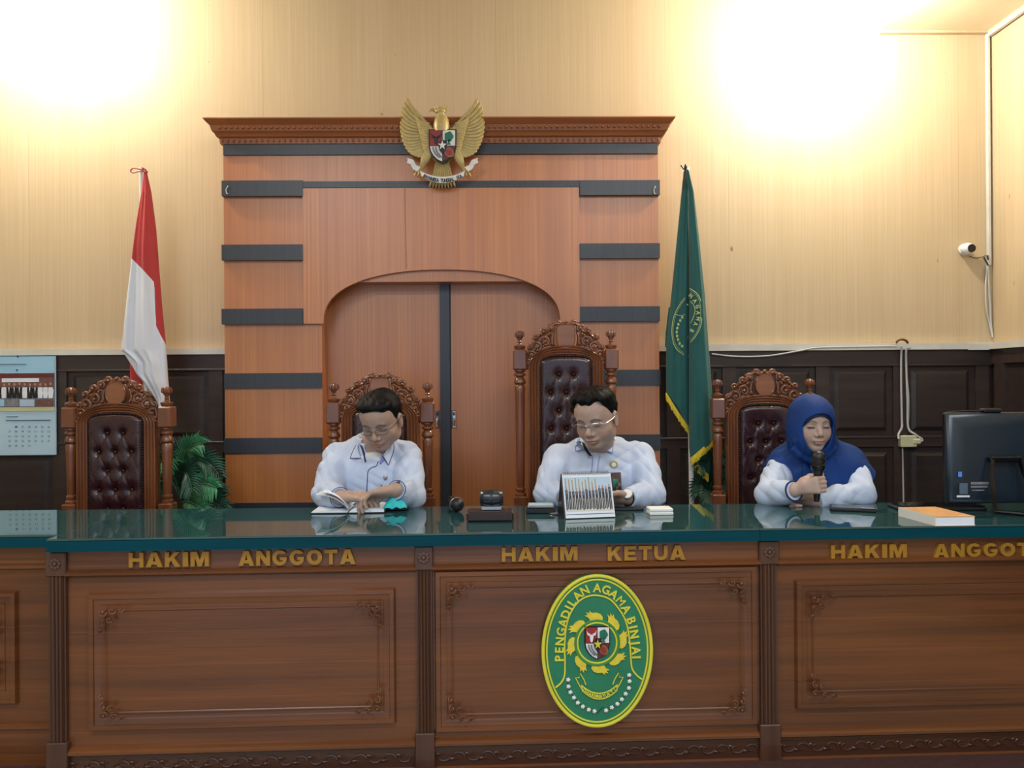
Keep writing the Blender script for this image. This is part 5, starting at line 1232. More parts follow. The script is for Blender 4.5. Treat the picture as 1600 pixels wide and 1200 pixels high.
def glasses(t, c, R, g, mt, rx=.026, rz=.015, top_only=False, r=.0012):
    L = lambda u_, v_, w_: c+R@(np.array([u_, v_, w_])*g)
    m = MB(); ln = MB()
    for s in (-1, 1):
        P_ = []
        for a in np.linspace(0, 2*PI, 25):
            if top_only and not (0 <= a <= PI+.01): continue
            ca, sa = math.cos(a), math.sin(a); uu = s*.033+rx*np.sign(ca)*abs(ca)**.7; P_.append(L(uu, .104-.010*(abs(uu)/.06)**2*1.4, -.001+rz*np.sign(sa)*abs(sa)**.7))
        m.tube(P_, r*1.0, 6)
        q = [L(s*.033+rx*.97*np.sign(math.cos(a))*abs(math.cos(a))**.7, .1035-.010*(abs(s*.033+rx*.97*math.cos(a))/.06)**2*1.4, -.001+rz*.97*np.sign(math.sin(a))*abs(math.sin(a))**.7) for a in np.linspace(0, 2*PI, 24, endpoint=False)]
        q2 = [a+R@np.array([0, -.0012, 0]) for a in q]; n_ = 24; ln.add(q+q2, [tuple(range(n_)), tuple(range(2*n_-1, n_-1, -1))]+[(i, (i+1) % n_, n_+(i+1) % n_, n_+i) for i in range(n_)])
        m.tube([L(s*.060, .092, .006), L(s*.0715, .085, .006), L(s*.078, .05, .005), L(s*.080, .0, .004)], r*1.3, 6)
    m.tube([L(-.008, .104, .003), L(0, .106, .005), L(.008, .104, .003)], r*1.1, 6)
    o = m.build('spectacles', mt, t); ln.build('lens', 'spectacle_lens', o)
    return o

# --- man with the open book
hc = J(592, 655, 3.10); hc[0] = J(592, 655, 3.02)[0]; sl_ = J(528, 714, 3.24); sr_ = J(636, 712, 3.24); hip = arr((sl_[0]+sr_[0])/2, 3.36, PLAT+.55)
el, wl_ = J(511, 771, 3.07), J(531, 777, 2.96); er, wr_ = J(643, 775, 3.07), J(619, 766, 2.95)
HA = dict(wrist=wl_+arr(.004, -.004, .0), yd=(.85, -.20, .05), xd=(.5, .5, .2), zd=(-.2, -.35, 1), curl=((.45, .55, .3), (.5, .6, .3), (.6, .6, .4), (.65, .7, .4)), scale=.92, thumb=(.5, .8, -.3))
HB = dict(wrist=wr_+arr(-.012, -.005, .0), yd=(-.88, -.25, -.10), xd=(-.3, .6, -.15), zd=(-.15, -.5, .9), curl=((.5, .6, .3), (.55, .65, .35), (.6, .7, .4), (.65, .8, .4)), scale=.95, thumb=(.4, .85, -.5), tcurl=.2)
t, B_, R, lo, hi, nb = person('person', 'man in pale blue shirt with navy piping bending over an open book', hc, (14, 28, -3), sl_, sr_, el, er, wl_, wr_, hip, .97, (.43, .29, .23), handL=HA, handR=HB)
G_ = shirt_sdf(lo, hi, sl_, sr_, el, er, wl_, wr_, hip, nb)
GA = G_
def neck_cut(G_, px, py0, w_, depth_z, Yc=3.12):
    """open collar: V-shaped opening at the front of the neck"""
    a = J(px, py0, Yc); b = J(px, py0-26, Yc)
    G_.cap(a+arr(0, .05, 0), b+arr(0, .05, 0), .012, w_, .006, 's'); G_.cap(a+arr(0, .0, 0), b+arr(0, .0, 0), .010, w_, .006, 's')
neck_cut(G_, 583, 727, .040, 0)
G_.cut(lambda X, Y, Z: (Z-(nb[2]+.022)-.35*(Y-nb[1]))+0*X)
V, F = G_.mesh(); shirt = sdf_object('shirt', V, F, 'shirt', t); shirt['label'] = 'pale blue long-sleeved shirt'
# undershirt
U_ = SDF(J(583, 740, 3.3)-arr(.09, .16, .05), J(583, 700, 3.3)+arr(.09, .12, .05)); U_.cap(nb+arr(0, .0, -.05), nb+arr(0, .01, .012), .068, .060); U_.ell((sl_+sr_)/2+arr(0, -.045, -.035), (.08, .070, .07), .03)
zc = J(583, 708, 3.15)[2]; U_.cut(lambda X, Y, Z: (Z-zc-.15*(Y-3.15)-6*(X-nb[0])**2)); V, F = U_.mesh(); sdf_object('undershirt', V, F, 'undershirt', t)
def collar(G_, t, name, neck, outer, mt, parent, trim=None, off=(.010, .004), nv=7):
    """collar flap between its fold line and its free edge, both given as pixel lines"""
    a = catmull(neck, 4); b_ = catmull(outer, 4); n = 14; ia = np.linspace(0, len(a)-1, n); ib = np.linspace(0, len(b_)-1, n)
    g = np.zeros((nv, n, 3))
    for j in range(n):
        A = [np.interp(ia[j], range(len(a)), a[:, k]) for k in (0, 1)]; Bq = [np.interp(ib[j], range(len(b_)), b_[:, k]) for k in (0, 1)]
        for i in range(nv):
            s = i/(nv-1); g[i, j] = on_front(G_, A[0]*(1-s)+Bq[0]*s, A[1]*(1-s)+Bq[1]*s, off[0]*(1-s)+off[1]*s+.004*math.sin(PI*s))
    for _ in range(3):
        y = g[:, :, 1].copy(); y[1:-1] = (g[:-2, :, 1]+2*g[1:-1, :, 1]+g[2:, :, 1])/4; y[:, 1:-1] = np.minimum(y[:, 1:-1], (y[:, :-2]+2*y[:, 1:-1]+y[:, 2:])/4); g[:, :, 1] = y
    m = MB(); m.grid(g); k = n*nv; m.add((g+arr(0, .0035, 0)).reshape(-1, 3), [tuple(q[::-1]) for q in list(m.f)]); bd = list(range(n))+[i*n+n-1 for i in range(1, nv)]+[(nv-1)*n+j for j in range(n-2, -1, -1)]+[i*n for i in range(nv-2, 0, -1)]
    m.f += [(bd[i], bd[(i+1) % len(bd)], bd[(i+1) % len(bd)]+k, bd[i]+k) for i in range(len(bd))]
    o = m.build(name, mt, parent)
    if trim:
        m = MB(); m.tube(np.vstack([g[-1, :], g[::-1, -1][1:]]), .0016, 6); m.build('piping', trim, o)  # navy trim is real piping; collar_shade trim is a painted shadow edge
    return o
def collar_band(nb, parent, mt='shirt', rx=.062, ry=.064):
    G = []
    for a in np.linspace(math.radians(-150), math.radians(150), 40):
        dx, dy = math.sin(a), math.cos(a); b = nb+arr(dx*rx, .006+dy*ry, 0); zt = .028+.014*dy
        G.append([b+arr(0, 0, -.012), b+arr(-dx*.006, -dy*.006, zt), b+arr(-dx*.001, -dy*.001, zt+.003), b+arr(dx*.008, dy*.008, zt-.002), b+arr(dx*.016, dy*.014, zt-.036), b+arr(dx*.010, dy*.008, zt-.030)])
    MB().grid(G, closed_v=True, caps=True).build('collar_band', mt, parent)
collar(G_, t, 'collar', [(562, 690), (559, 699), (562, 712), (564, 716)], [(556, 696), (551, 706), (548, 714), (547, 716)], 'shirt', shirt, 'navy_trim')
collar(G_, t, 'collar', [(612, 690), (608, 697), (602, 706), (598, 712)], [(615, 692), (615, 704), (611, 716), (607, 727)], 'shirt', shirt, 'navy_trim')
collar(G_, t, 'collar_stand', [(562, 694), (566, 706), (570, 722)], [(566, 697), (570, 709), (572, 722)], 'navy_trim', shirt, None, (.003, .003))
collar(G_, t, 'collar_stand', [(601, 704), (597, 712), (593, 722)], [(606, 712), (602, 718), (594, 726)], 'collar_shade', shirt, None, (.003, .003))
collar_band(nb, shirt)
seam(G_, 'placket_piping', [(591, 721), (588, 728), (580, 731), (575, 737), (574, 750), (573, 768)], .0016, 'navy_trim', shirt)
seam(G_, 'shoulder_piping', [(614, 692), (614, 700), (613, 712)], .001, 'navy_trim', shirt)
p_ = on_front(G_, 602, 746, .002)
MB().ell(tuple(p_), (.008, .003, .011), 12, 8).build('lapel_pin', 'silver', shirt)
surf_patch(G_, 'name_patch', [(603, 760), (625, 752), (624, 762), (606, 763)], 'brown_patch', shirt, .002)
seam(G_, 'pocket_edge', [(595, 758), (599, 760), (612, 757), (626, 751)], .0018, 'black_paint', shirt)
for nm, e_, w_ in (('cuff', el, wl_), ('cuff', er, wr_)):
    d = (w_-e_)/np.linalg.norm(w_-e_); w2 = w_-d*.002; m = MB(); m.tube([w2-d*.045, w2-d*.02, w2, w2+d*.002], [.0375, .0375, .0370, .034], 20); o = m.build(nm, 'shirt', shirt); m = MB()
    for q, r in ((w2-d*.046, .0378), (w2+d*.001, .0372)):
        h = np.cross(d, UP); h /= np.linalg.norm(h); k_ = np.cross(h, d); m.tube([q+(h*math.cos(a)+k_*math.sin(a))*r for a in np.linspace(0, 2*PI, 25)], .0016, 5)
    m.build('piping', 'navy_trim', o)
def hair_sdf(t, hc, R, g, ells, plane, name='hair', cuts=(), A=.0010, dirk=None):
    H_ = SDF(hc-.16, hc+.17, .0026)
    L = lambda p: hc+R@(np.array(p)*g)
    for p, r, k in ells: H_.ell(L(p), np.array(r)*g, k, 'u', R)
    for p, r, k in cuts: H_.ell(L(p), np.array(r)*g, k, 's', R)
    X = H_.ax[0][:, None, None]-hc[0]; Y = H_.ax[1][None, :, None]-hc[1]; Z = H_.ax[2][None, None, :]-hc[2]
    u_ = (R[0, 0]*X+R[1, 0]*Y+R[2, 0]*Z)/g; v_ = (R[0, 1]*X+R[1, 1]*Y+R[2, 1]*Z)/g; w_ = (R[0, 2]*X+R[1, 2]*Y+R[2, 2]*Z)/g
    H_.d += (A*(np.sin(150*u_+55*v_+2*np.sin(60*w_))+.6*np.sin(260*u_-90*v_+80*w_+2*np.sin(90*v_)))).astype(np.float32)
    H_.d = np.maximum(H_.d, (plane(u_, v_, w_)*.7).astype(np.float32)); V, F = H_.mesh(); return sdf_object(name, V, F, 'hair', t)
hair_sdf(t, hc, R, .97, [((0, -.016, .036), (.080, .098, .083), 0), ((.012, .045, .086), (.058, .045, .026), .02), ((-.035, .02, .088), (.042, .06, .022), .02)],
         lambda u_, v_, w_: np.maximum(np.minimum(.062+.003*np.sin(u_*60)-1.1*(.066-v_)-w_, 9), -9)+0*u_)
glasses(t, hc, R, .97, 'black_plastic', .025, .013, r=.0009)

# --- man at the desk calendar
hc = J(935, 653, 3.10); hc[0] = J(936, 653, 3.03)[0]; sl_ = J(872, 716, 3.26); sr_ = J(1000, 713, 3.26); hip = arr((sl_[0]+sr_[0])/2, 3.38, PLAT+.55)
el, wl_ = J(856, 771, 3.10), J(880, 777, 3.02); er, wr_ = J(1018, 773, 3.10), J(981, 778, 3.0)
HA = dict(wrist=wl_+arr(.004, 0, 0), yd=(.85, -.25, .0), xd=(.1, -.6, .5), zd=(-.1, -.5, .9), curl=(.35, .5, .3), scale=.97)
HB = dict(wrist=wr_+arr(-.006, 0, 0), yd=(-.9, -.2, .0), xd=(-.1, -.5, .6), zd=(.1, -.6, .8), curl=(.35, .5, .3), scale=.97)
t, B_, R, lo, hi, nb = person('person', 'man in white shirt and half-rim glasses looking down behind the desk calendar', hc, (28, 18, -5), sl_, sr_, el, er, wl_, wr_, hip, 1.0, (.47, .325, .26), handL=HA, handR=HB, beard=.25)
G_ = shirt_sdf(lo, hi, sl_, sr_, el, er, wl_, wr_, hip, nb, fat=.002)
neck_cut(G_, 925, 714, .038, 0)
G_.cut(lambda X, Y, Z: (Z-(nb[2]+.022)-.35*(Y-nb[1]))+0*X)
V, F = G_.mesh(); shirt = sdf_object('shirt', V, F, 'shirt', t)
collar(G_, t, 'collar', [(906, 682), (907, 692), (911, 702)], [(903, 686), (900, 696), (899, 705)], 'shirt_white', shirt, 'collar_shade', (.014, .007))  # violet trim line paints in the shadow that sets off the white flap
collar(G_, t, 'collar', [(952, 682), (949, 692), (942, 702)], [(956, 684), (957, 694), (957, 708)], 'shirt_white', shirt, 'collar_shade', (.014, .007))
collar(G_, t, 'collar_stand', [(909, 690), (914, 704), (922, 713)], [(913, 692), (919, 703), (925, 712)], 'black_paint', shirt, None, (.002, .002))
collar_band(nb, shirt)
seam(G_, 'placket', [(926, 714), (925, 730), (923, 745)], .0016, 'collar_shade', shirt); seam(G_, 'placket', [(937, 712), (934, 730), (933, 745)], .0012, 'collar_shade', shirt)
p_ = on_front(G_, 959, 726, .003); MB().lathe([(0, 0), (.016, 0), (.015, -.004), (0, -.006)], 20, 'y', c=tuple(p_)).build('round_badge', 'gold_paint', shirt)
MB().lathe([(0, 0), (.009, 0), (0, -.002)], 14, 'y', c=tuple(p_+arr(0, -.005, 0))).build('badge_centre', 'white_paint', shirt)
o = surf_patch(G_, 'pocket_patch', [(949, 739), (970, 738), (972, 775), (951, 775)], 'brown_patch', shirt, .004, .003)
surf_patch(G_, 'patch_emblem', [(957, 748), (966, 748), (967, 762), (958, 762)], 'tree_green', o, .0065, .002, 6, 6)
for e_, w_ in ((el, wl_), (er, wr_)):
    d = (w_-e_)/np.linalg.norm(w_-e_); w2 = w_-d*.002; m = MB(); m.tube([w2-d*.045, w2-d*.02, w2, w2+d*.002], [.0375, .0375, .0370, .034], 20); m.build('cuff', 'shirt', shirt)
hair_sdf(t, hc, R, 1.0, [((0, -.016, .040), (.080, .098, .082), 0), ((0, .042, .094), (.064, .046, .028), .015), ((-.045, .01, .085), (.035, .06, .03), .02), ((.045, .01, .085), (.035, .06, .03), .02)],
         lambda u_, v_, w_: (.070-1.15*(.066-v_)-w_)-.028*np.exp(-((u_-.002)/.020)**2)*(v_ > 0)+.026*np.exp(-((np.abs(u_)-.044)/.016)**2)*(v_ > .02), A=.0014)
o = glasses(t, hc, R, 1.0, 'silver', .028, .013, True, .0017)
# wrist watch
d = (wr_-er)/np.linalg.norm(wr_-er); wc_ = wr_+d*(-.004); w_t = thing('wrist_watch', 'steel wrist watch with white dial on the wrist beside the desk calendar', 'watch', tuple(wc_))
h = np.cross(d, UP); h /= np.linalg.norm(h); k_ = np.cross(h, d); m = MB()
G = []
for a in np.linspace(0, 2*PI, 30, endpoint=False): G.append([wc_+(h*math.cos(a)+k_*math.sin(a))*.0285+d*e for e in (-.009, .009)]+[wc_+(h*math.cos(a)+k_*math.sin(a))*.031+d*e for e in (.009, -.009)])
m.grid(G, closed_u=True, closed_v=True); m.build('strap', 'black_plastic', w_t)
nrm = arr(-.25, -.8, .55); nrm /= np.linalg.norm(nrm); q = wc_+nrm*.033; Tm = Matrix.Translation(q) @ Vector(nrm).to_track_quat('Z', 'Y').to_matrix().to_4x4()
MB().lathe([(0, -.004), (.021, -.004), (.022, .002), (.019, .005), (0, .005)], 28, T=Tm).build('watch_case', 'silver', w_t); MB().lathe([(0, .0052), (.018, .0052), (.018, .0062), (0, .0062)], 28, T=Tm).build('dial', 'white_paint', w_t)

# --- woman in blue hijab
hc = J(1280, 663, 3.12); hc[0] = J(1280, 663, 3.035)[0]; sl_ = J(1224, 728, 3.24); sr_ = J(1330, 728, 3.24); hip = arr((sl_[0]+sr_[0])/2, 3.36, PLAT+.55)
el, wl_ = J(1202, 773, 3.08), J(1255, 773, 2.955); er, wr_ = J(1345, 772, 3.08), J(1274, 783, 3.0)
mic_top, mic_bot = J(1279, 716, 2.93), J(1276, 784, 2.925)
ax = (mic_top-mic_bot)/np.linalg.norm(mic_top-mic_bot)
gp = mic_bot+ax*.062      # the fingers close round the microphone here
yv = arr(.76, -.58, .22); yv /= np.linalg.norm(yv); zv = arr(-.60, -.78, .0); zv -= yv*np.dot(zv, yv); zv /= np.linalg.norm(zv)
HA = dict(wrist=gp-yv*.064+zv*.029, yd=tuple(yv), xd=tuple(ax), zd=tuple(zv), curl=((1.15, 1.35, .6), (1.15, 1.35, .6), (1.15, 1.35, .65), (1.15, 1.4, .7)), scale=.86, thumb=(.45, .85, -.42), tcurl=.6)
wl_ = HA['wrist']-arr(.012, -.004, .010)
HB = dict(wrist=wr_+arr(-.006, 0, 0), yd=(-.95, .2, .0), xd=(-.1, -.5, .6), zd=(.1, -.6, .8), curl=(1.2, 1.3, .6), scale=.84)
t, B_, R, lo, hi, nb = person('person', 'woman in blue hijab and white sleeves speaking into a microphone', hc, (-1, 4, 0), sl_, sr_, el, er, wl_, wr_, hip, .93, (.51, .36, .30), handL=HA, handR=HB, female=True)
G_ = shirt_sdf(lo, hi, sl_, sr_, el, er, wl_, wr_, hip, nb, cuff=.0); V, F = G_.mesh(); sdf_object('blouse', V, F, 'shirt_white', t)
d = (wl_-el)/np.linalg.norm(wl_-el); w2 = wl_-d*.001; m = MB(); h = np.cross(d, UP); h /= np.linalg.norm(h); k_ = np.cross(h, d)
m.tube([w2+(h*math.cos(a)+k_*math.sin(a))*.0365 for a in np.linspace(0, 2*PI, 25)], .0035, 6); m.build('cuff_edge', 'navy_trim', t)
K_ = SDF(arr(sl_[0]-.13, hc[1]-.24, hc[2]-.42), arr(sr_[0]+.13, hc[1]+.26, hc[2]+.16))
L = lambda p: hc+R@(np.array(p)*.93)
K_.ell(L((.003, -.008, .030)), (.084, .114, .092), .0, 'u', R); K_.ell(L((0, .0, -.04)), (.084, .094, .10), .03, 'u', R)
mid = (sl_+sr_)/2
K_.cap(L((0, -.01, -.03)), mid+arr(0, -.005, .03), .082, .098, .03)
K_.cap(mid+arr(-.075, -.01, -.0), mid+arr(.075, -.01, -.0), .092, .092, .05)
K_.ell(mid+arr(0, -.03, -.09), (.194, .126, .165), .04)
K_.cap(sl_+arr(.01, 0, -.0), sl_+arr(-.022, -.02, -.07), .080, .088, .03); K_.cap(sr_+arr(-.01, 0, -.0), sr_+arr(.022, -.02, -.07), .080, .088, .03)
cx_, cz_ = hc[0], hc[2]
def folds(X, Y, Z):
    r = np.sqrt((X-cx_)**2+(Y-hc[1]-.0)**2)+1e-4; a = np.arctan2(X-cx_, -(Y-hc[1])); dn = np.clip((cz_-.03-Z)/.12, 0, 1)
    return (dn*.005*(np.sin(a*9+8*(Z-cz_)*2)+.7*np.sin(a*17-Z*22+1))).astype(np.float32)
K_.displace(folds)
# drape lines under the chin
for k in range(2): 
    z = -.135-.035*k; m_pts = [L((s*.075*(1+k*.2), .035, z+.05*abs(s)**1.6+.02)) for s in np.linspace(-1, 1, 7)]
    for a, b in zip(m_pts[:-1], m_pts[1:]): K_.cap(a, b, .006, .006, .02)
# face opening: a pointed oval through the front
def face_hole(X, Y, Z):
    px, py, pz = X-hc[0], Y-hc[1], Z-hc[2]; u_ = (R[0, 0]*px+R[1, 0]*py+R[2, 0]*pz); v_ = (R[0, 1]*px+R[1, 1]*py+R[2, 1]*pz); w_ = (R[0, 2]*px+R[1, 2]*py+R[2, 2]*pz)
    wq = w_+.004; r_ = np.sqrt((u_/.0575)**2+(wq/np.where(wq > 0, .056, .096))**2)-1; return np.maximum(r_*.05, .02-v_).astype(np.float32)
K_.op(face_hole, hc-.14, hc+.14, .004, 's')
# lower edge of the cape: short over the arms, longest at the chest
zS = J(1200, 733, 3.15)[2]
def hem(X, Y, Z):
    dx = np.abs(X-mid[0]); return ((zS+.006)-.23*np.clip(1-dx/.215, 0, 1)**.85-Z)*.8+0*Y
K_.cut(hem)
V, F = K_.mesh(); o = sdf_object('hijab', V, F, 'hijab_blue', t)
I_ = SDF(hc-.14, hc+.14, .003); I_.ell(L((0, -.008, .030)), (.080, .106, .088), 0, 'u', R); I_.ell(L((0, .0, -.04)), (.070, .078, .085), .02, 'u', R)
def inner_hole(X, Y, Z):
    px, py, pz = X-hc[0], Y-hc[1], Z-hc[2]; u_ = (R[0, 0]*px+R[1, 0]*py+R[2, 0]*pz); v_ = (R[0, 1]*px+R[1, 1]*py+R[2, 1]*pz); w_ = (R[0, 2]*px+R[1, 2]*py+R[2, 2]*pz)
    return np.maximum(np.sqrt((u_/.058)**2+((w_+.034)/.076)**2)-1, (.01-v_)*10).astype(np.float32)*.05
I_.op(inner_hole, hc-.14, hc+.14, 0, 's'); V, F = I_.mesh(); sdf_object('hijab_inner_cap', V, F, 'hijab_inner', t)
# microphone
mt_ = thing('microphone', 'black handheld microphone raised to the woman in blue hijab', 'microphone', tuple(mic_bot))
Tm = Matrix.Translation(mic_bot) @ Vector(ax).to_track_quat('Z', 'Y').to_matrix().to_4x4()
H = np.linalg.norm(mic_top-mic_bot)
MB().lathe([(0, 0), (.009, 0), (.0095, .004), (.0125, .03), (.0165, H-.06), (.019, H-.045), (0, H-.044)], 24, T=Tm).build('handle', 'black_plastic', mt_)
MB().lathe([(0, H-.044), (.022, H-.044), (.0255, H-.036), (.0255, H-.026), (.0225, H-.022), (0, H-.022)], 24, T=Tm).build('collar_ring', 'gloss_black', mt_)
MB().lathe([(0, H-.022), (.021, H-.022), (.0245, H-.008), (.0245, H+.006), (.021, H+.018), (.012, H+.026), (0, H+.028)], 24, T=Tm).build('grille', 'black_paint', mt_)
MB().lathe([(.0245, H-.003), (.0262, H-.001), (.0262, H+.002), (.0245, H+.004)], 24, T=Tm).build('grille_band', 'gloss_black', mt_)

# ------------------------------------------------------------------ things on the bench top
def T_at(px, py, rot=0, z=TOP):
    k = (CAM_Z-z)
    # where the ray through the pixel meets the table top
    d = CAMM.to_3x3() @ Vector(((px-800)/FPX, -(py-600)/FPX, -1)); s = (z-CAM_Z)/d.z; return Matrix.Translation((d.x*s, d.y*s, z)) @ Matrix.Rotation(rot, 4, 'Z')
def at_(T): return tuple(T.translation)
# open book
T = T_at(549, 797, .03)
bk = thing('open_book', 'open notebook with dark cover under the reading man\'s hands', 'book', at_(T))
MB().box(-.135, .135, -.085, .095, 0, .004, T, bev=.001).build('cover', 'black_plastic', bk)
for s in (-1, 1):
    G = []; hgt = .020 if s > 0 else .008
    for i in range(18):
        q = i/17; x = s*(.002+.128*q); z = .004+hgt*math.sin(min(1, q*3.2)*PI/2)*(1-.55*q)
        G.append([(x, -.082, .0042), (x, -.082, z), (x, .092, z), (x, .092, .0042)])
    MB().grid(G, closed_v=True, caps=True, T=T).build('page_block', 'paper', bk)
for (a0, cu_, x1) in ((2.15, -1.3, .14), (1.9, -1.5, .13), (1.0, -.7, .12)):
    G = []
    for i in range(12):
        q = i/11; a = a0+(-cu_ if a0 > PI/2 else -cu_)*q*.8; 
        x = sum(math.cos(a0-cu_*.8*j/11)*x1/11 for j in range(i)); z = .016+sum(math.sin(a0-cu_*.8*j/11)*x1/11 for j in range(i))*.8
        G.append([(x, -.080, z), (x, .088, z), (x+.0006, .088, z+.0006), (x+.0006, -.080, z+.0006)])
    if a0 > 1.2: MB().grid(G, closed_v=True, caps=True, T=T).build('turned_page', 'paper', bk)
# phone beside the book, turquoise cloth on it
T = T_at(617, 796, .04); t = thing('mobile_phone', 'flat black phone under the turquoise cloth', 'phone', at_(T)); MB().box(-.05, .05, -.03, .035, 0, .010, T, bev=.003).build('case', 'black_plastic', t)
MB().box(-.046, .046, -.027, .032, .010, .011, T).build('screen', 'gloss_black', t)
T = T_at(618, 794, .1, TOP+.0115); m = MB(); G = []
for i in range(20):
    r_ = []
    for j in range(14):
        a = i/19-.5; b = j/13-.5; r_.append((a*.085, b*.05, .004+.040*(1-abs(a*2)**2)*(1-abs(b*2)**2)+.004*math.sin(a*17+b*11)*(1-abs(a*2))))
    G.append(r_)
m.grid(G); k = m.n; m.add(np.concatenate(m.v)+np.array([0, 0, .002]), [q[::-1] for q in list(m.f)]); v_ = np.concatenate(m.v); A = np.array(T); m.v = [v_@A[:3, :3].T+A[:3, 3]]
o = m.build('folded_cloth', 'turquoise_cloth'); tag(o, 'crumpled turquoise cloth on the black phone beside the open book', 'cloth')
o = bpy.data.objects[o.name]
# gavel set
T = T_at(766, 813, .0); t = thing('sound_block', 'dark wooden rectangular block under the gavel head', 'gavel block', at_(T)); MB().box(-.080, .080, -.035, .055, 0, .034, T, bev=.006).build('block', 'gavel_wood', t)
Tg = T @ Matrix.Translation((.005, .01, .034)); t = thing('gavel', 'black gavel head resting on the dark wooden block', 'gavel', at_(Tg))
MB().box(-.036, .036, -.016, .016, 0, .016, Tg, bev=.003).build('cradle', 'silver', t)
MB().lathe([(0, -.040), (.024, -.040), (.027, -.036), (.024, -.031), (.027, -.026), (.0275, -.012), (.029, -.008), (.029, .008), (.0275, .012), (.027, .026), (.024, .031), (.027, .036), (.024, .040), (0, .040)], 28, 'x', c=(0, 0, .041), T=Tg).build('gavel_head', 'gavel_barrel', t)
m = MB(); m.tube([(0, .02, .038), (0, .06, .040), (0, .12, .036), (0, .17, .030)], [.009, .008, .009, .011], 12, T=Tg); m.build('handle', 'gavel_wood', t)
# second microphone lying on the table
T = T_at(714, 800, math.radians(12)); t = thing('microphone', 'black microphone lying on the glass left of the gavel block', 'microphone', at_(T))
MB().ell((0, 0, .027), (.026, .030, .026), 20, 14, T).build('grille', 'black_paint', t); MB().lathe([(0, .02), (.020, .02), (.022, .03), (.016, .05), (.012, .16), (0, .16)], 20, 'y', c=(0, 0, .026), T=T).build('handle', 'black_plastic', t)
m = MB(); [m.tube([(.0255*math.cos(a), .0, .027+.0255*math.sin(a)) for a in np.linspace(0, 2*PI, 25)], .0016, 6, T=T)]; m.build('grille_band', 'silver', t)
# phones of the chief
T = T_at(846, 800, -.05); t = thing('phone_stack', 'black notebook with a pale phone on it left of the desk calendar', 'notebook', at_(T)); MB().box(-.055, .05, -.04, .05, 0, .018, T, bev=.003).build('notebook', 'black_plastic', t)
T2 = T @ Matrix.Translation((0, .005, .0185)); t = thing('mobile_phone', 'phone with a bright screen on the black notebook', 'phone', at_(T2)); MB().box(-.05, .045, -.036, .036, 0, .009, T2, bev=.003).build('case', 'silver', t); MB().box(-.047, .042, -.033, .033, .009, .0098, T2).build('screen', 'paper_lower', t)
T = T_at(866, 803, .3); t = thing('key_ring', 'small silver key fob lying at the foot of the desk calendar', 'key fob', at_(T)); m = MB(); m.tube([(.016*math.cos(a), .02*math.sin(a), .003) for a in np.linspace(0, 2*PI, 20)], .0022, 6, T=T); m.build('ring', 'silver', t); MB().box(-.012, .012, -.03, .0, 0, .006, T, bev=.002).build('fob', 'silver', t)
# desk calendar
T = T_at(922, 810, .16); wd, hg = .090, .150
t = thing('desk_calendar', 'tent-shaped desk calendar with a group photo standing before the man in glasses', 'calendar', at_(T))
dp = .055
m = MB(); m.add([(-wd, 0, 0), (-wd, dp, hg), (-wd, 2*dp, 0), (-wd+.002, 0, 0), (-wd+.002, dp, hg), (-wd+.002, 2*dp, 0)], [(0, 1, 2), (5, 4, 3), (0, 3, 4, 1), (1, 4, 5, 2), (2, 5, 3, 0)], T)
def tentboard(m, x0, x1, y0, z0, y1, z1, th, T):
    m.add([(x0, y0, z0), (x1, y0, z0), (x1, y1, z1), (x0, y1, z1), (x0, y0+th, z0), (x1, y0+th, z0), (x1, y1+th, z1), (x0, y1+th, z1)], [(0, 1, 2, 3), (7, 6, 5, 4), (0, 4, 5, 1), (1, 5, 6, 2), (2, 6, 7, 3), (3, 7, 4, 0)], T)
tentboard(m, -wd, wd, .002, 0, dp, hg, .002, T); tentboard(m, -wd, wd, 2*dp, 0, dp, hg, .002, T); m.build('stand', 'black_plastic', t, False)
m = MB(); tentboard(m, -wd+.004, wd, -.001, .003, dp-.002, hg-.001, .0012, T); pg = m.build('page', 'paper', t, False)
def on_page(x, s, lift=.0008): return ((-wd+.004)+(2*wd-.004)*x, -.001+(dp-.001)*s-lift, .003+(hg-.004)*s)
def prect(m, x0, x1, s0, s1, lift): v_ = [on_page(x0, s0, lift), on_page(x1, s0, lift), on_page(x1, s1, lift), on_page(x0, s1, lift), on_page(x0, s0, 0), on_page(x1, s0, 0), on_page(x1, s1, 0), on_page(x0, s1, 0)]; m.add(v_, [(0, 1, 2, 3), (0, 4, 5, 1), (1, 5, 6, 2), (2, 6, 7, 3), (3, 7, 4, 0)], T)
m = MB(); prect(m, .02, .98, .45, .92, .0006); m.build('photo_sky', 'sky_print', pg, False); m = MB(); prect(m, .02, .98, .14, .45, .0006); m.build('photo_floor', 'white_duct', pg, False)
r_ = random.Random(5); m1, m2, m3 = MB(), MB(), MB()
for k in range(14):
    x = .06+.88*k/13; s0, s1 = .17+.02*r_.random(), .60+.05*r_.random()
    if k > 9: s1 += .04
    prect(m1, x-.024, x+.022, s0+.24, s1, .0014); prect(m2, x-.005, x+.004, s1-.09, s1, .0017); prect(m1, x-.03, x-.005, s0, s0+.26, .0012); prect(m1, x+.003, x+.024, s0+.03*r_.random(), s0+.26, .0012); prect(m2, x-.012, x+.010, s1, s1+.065, .0016); prect(m2, x-.02+.03*r_.random(), x+.01, s0+.22, s0+.26, .0017)
    if k < 10: prect(m3, x-.016, x+.006, s1+.03, .80+.12*r_.random(), .0009)
m1.build('photo_people', 'people_print', pg, False); m2.build('photo_faces', 'face_print', pg, False); m3.build('photo_flags', 'gold_print', pg, False)
m = MB(); prect(m, .02, .98, .075, .09, .0008); m.build('photo_rule', 'ink', pg, False)
m = MB()
for k in range(24):
    x = -wd+.01+(2*wd-.02)*k/23; m.tube([(x, dp-.002+.006*math.cos(a), hg+.001+.006*math.sin(a)) for a in np.linspace(0, 2*PI, 11)], .0011, 5, T=T)
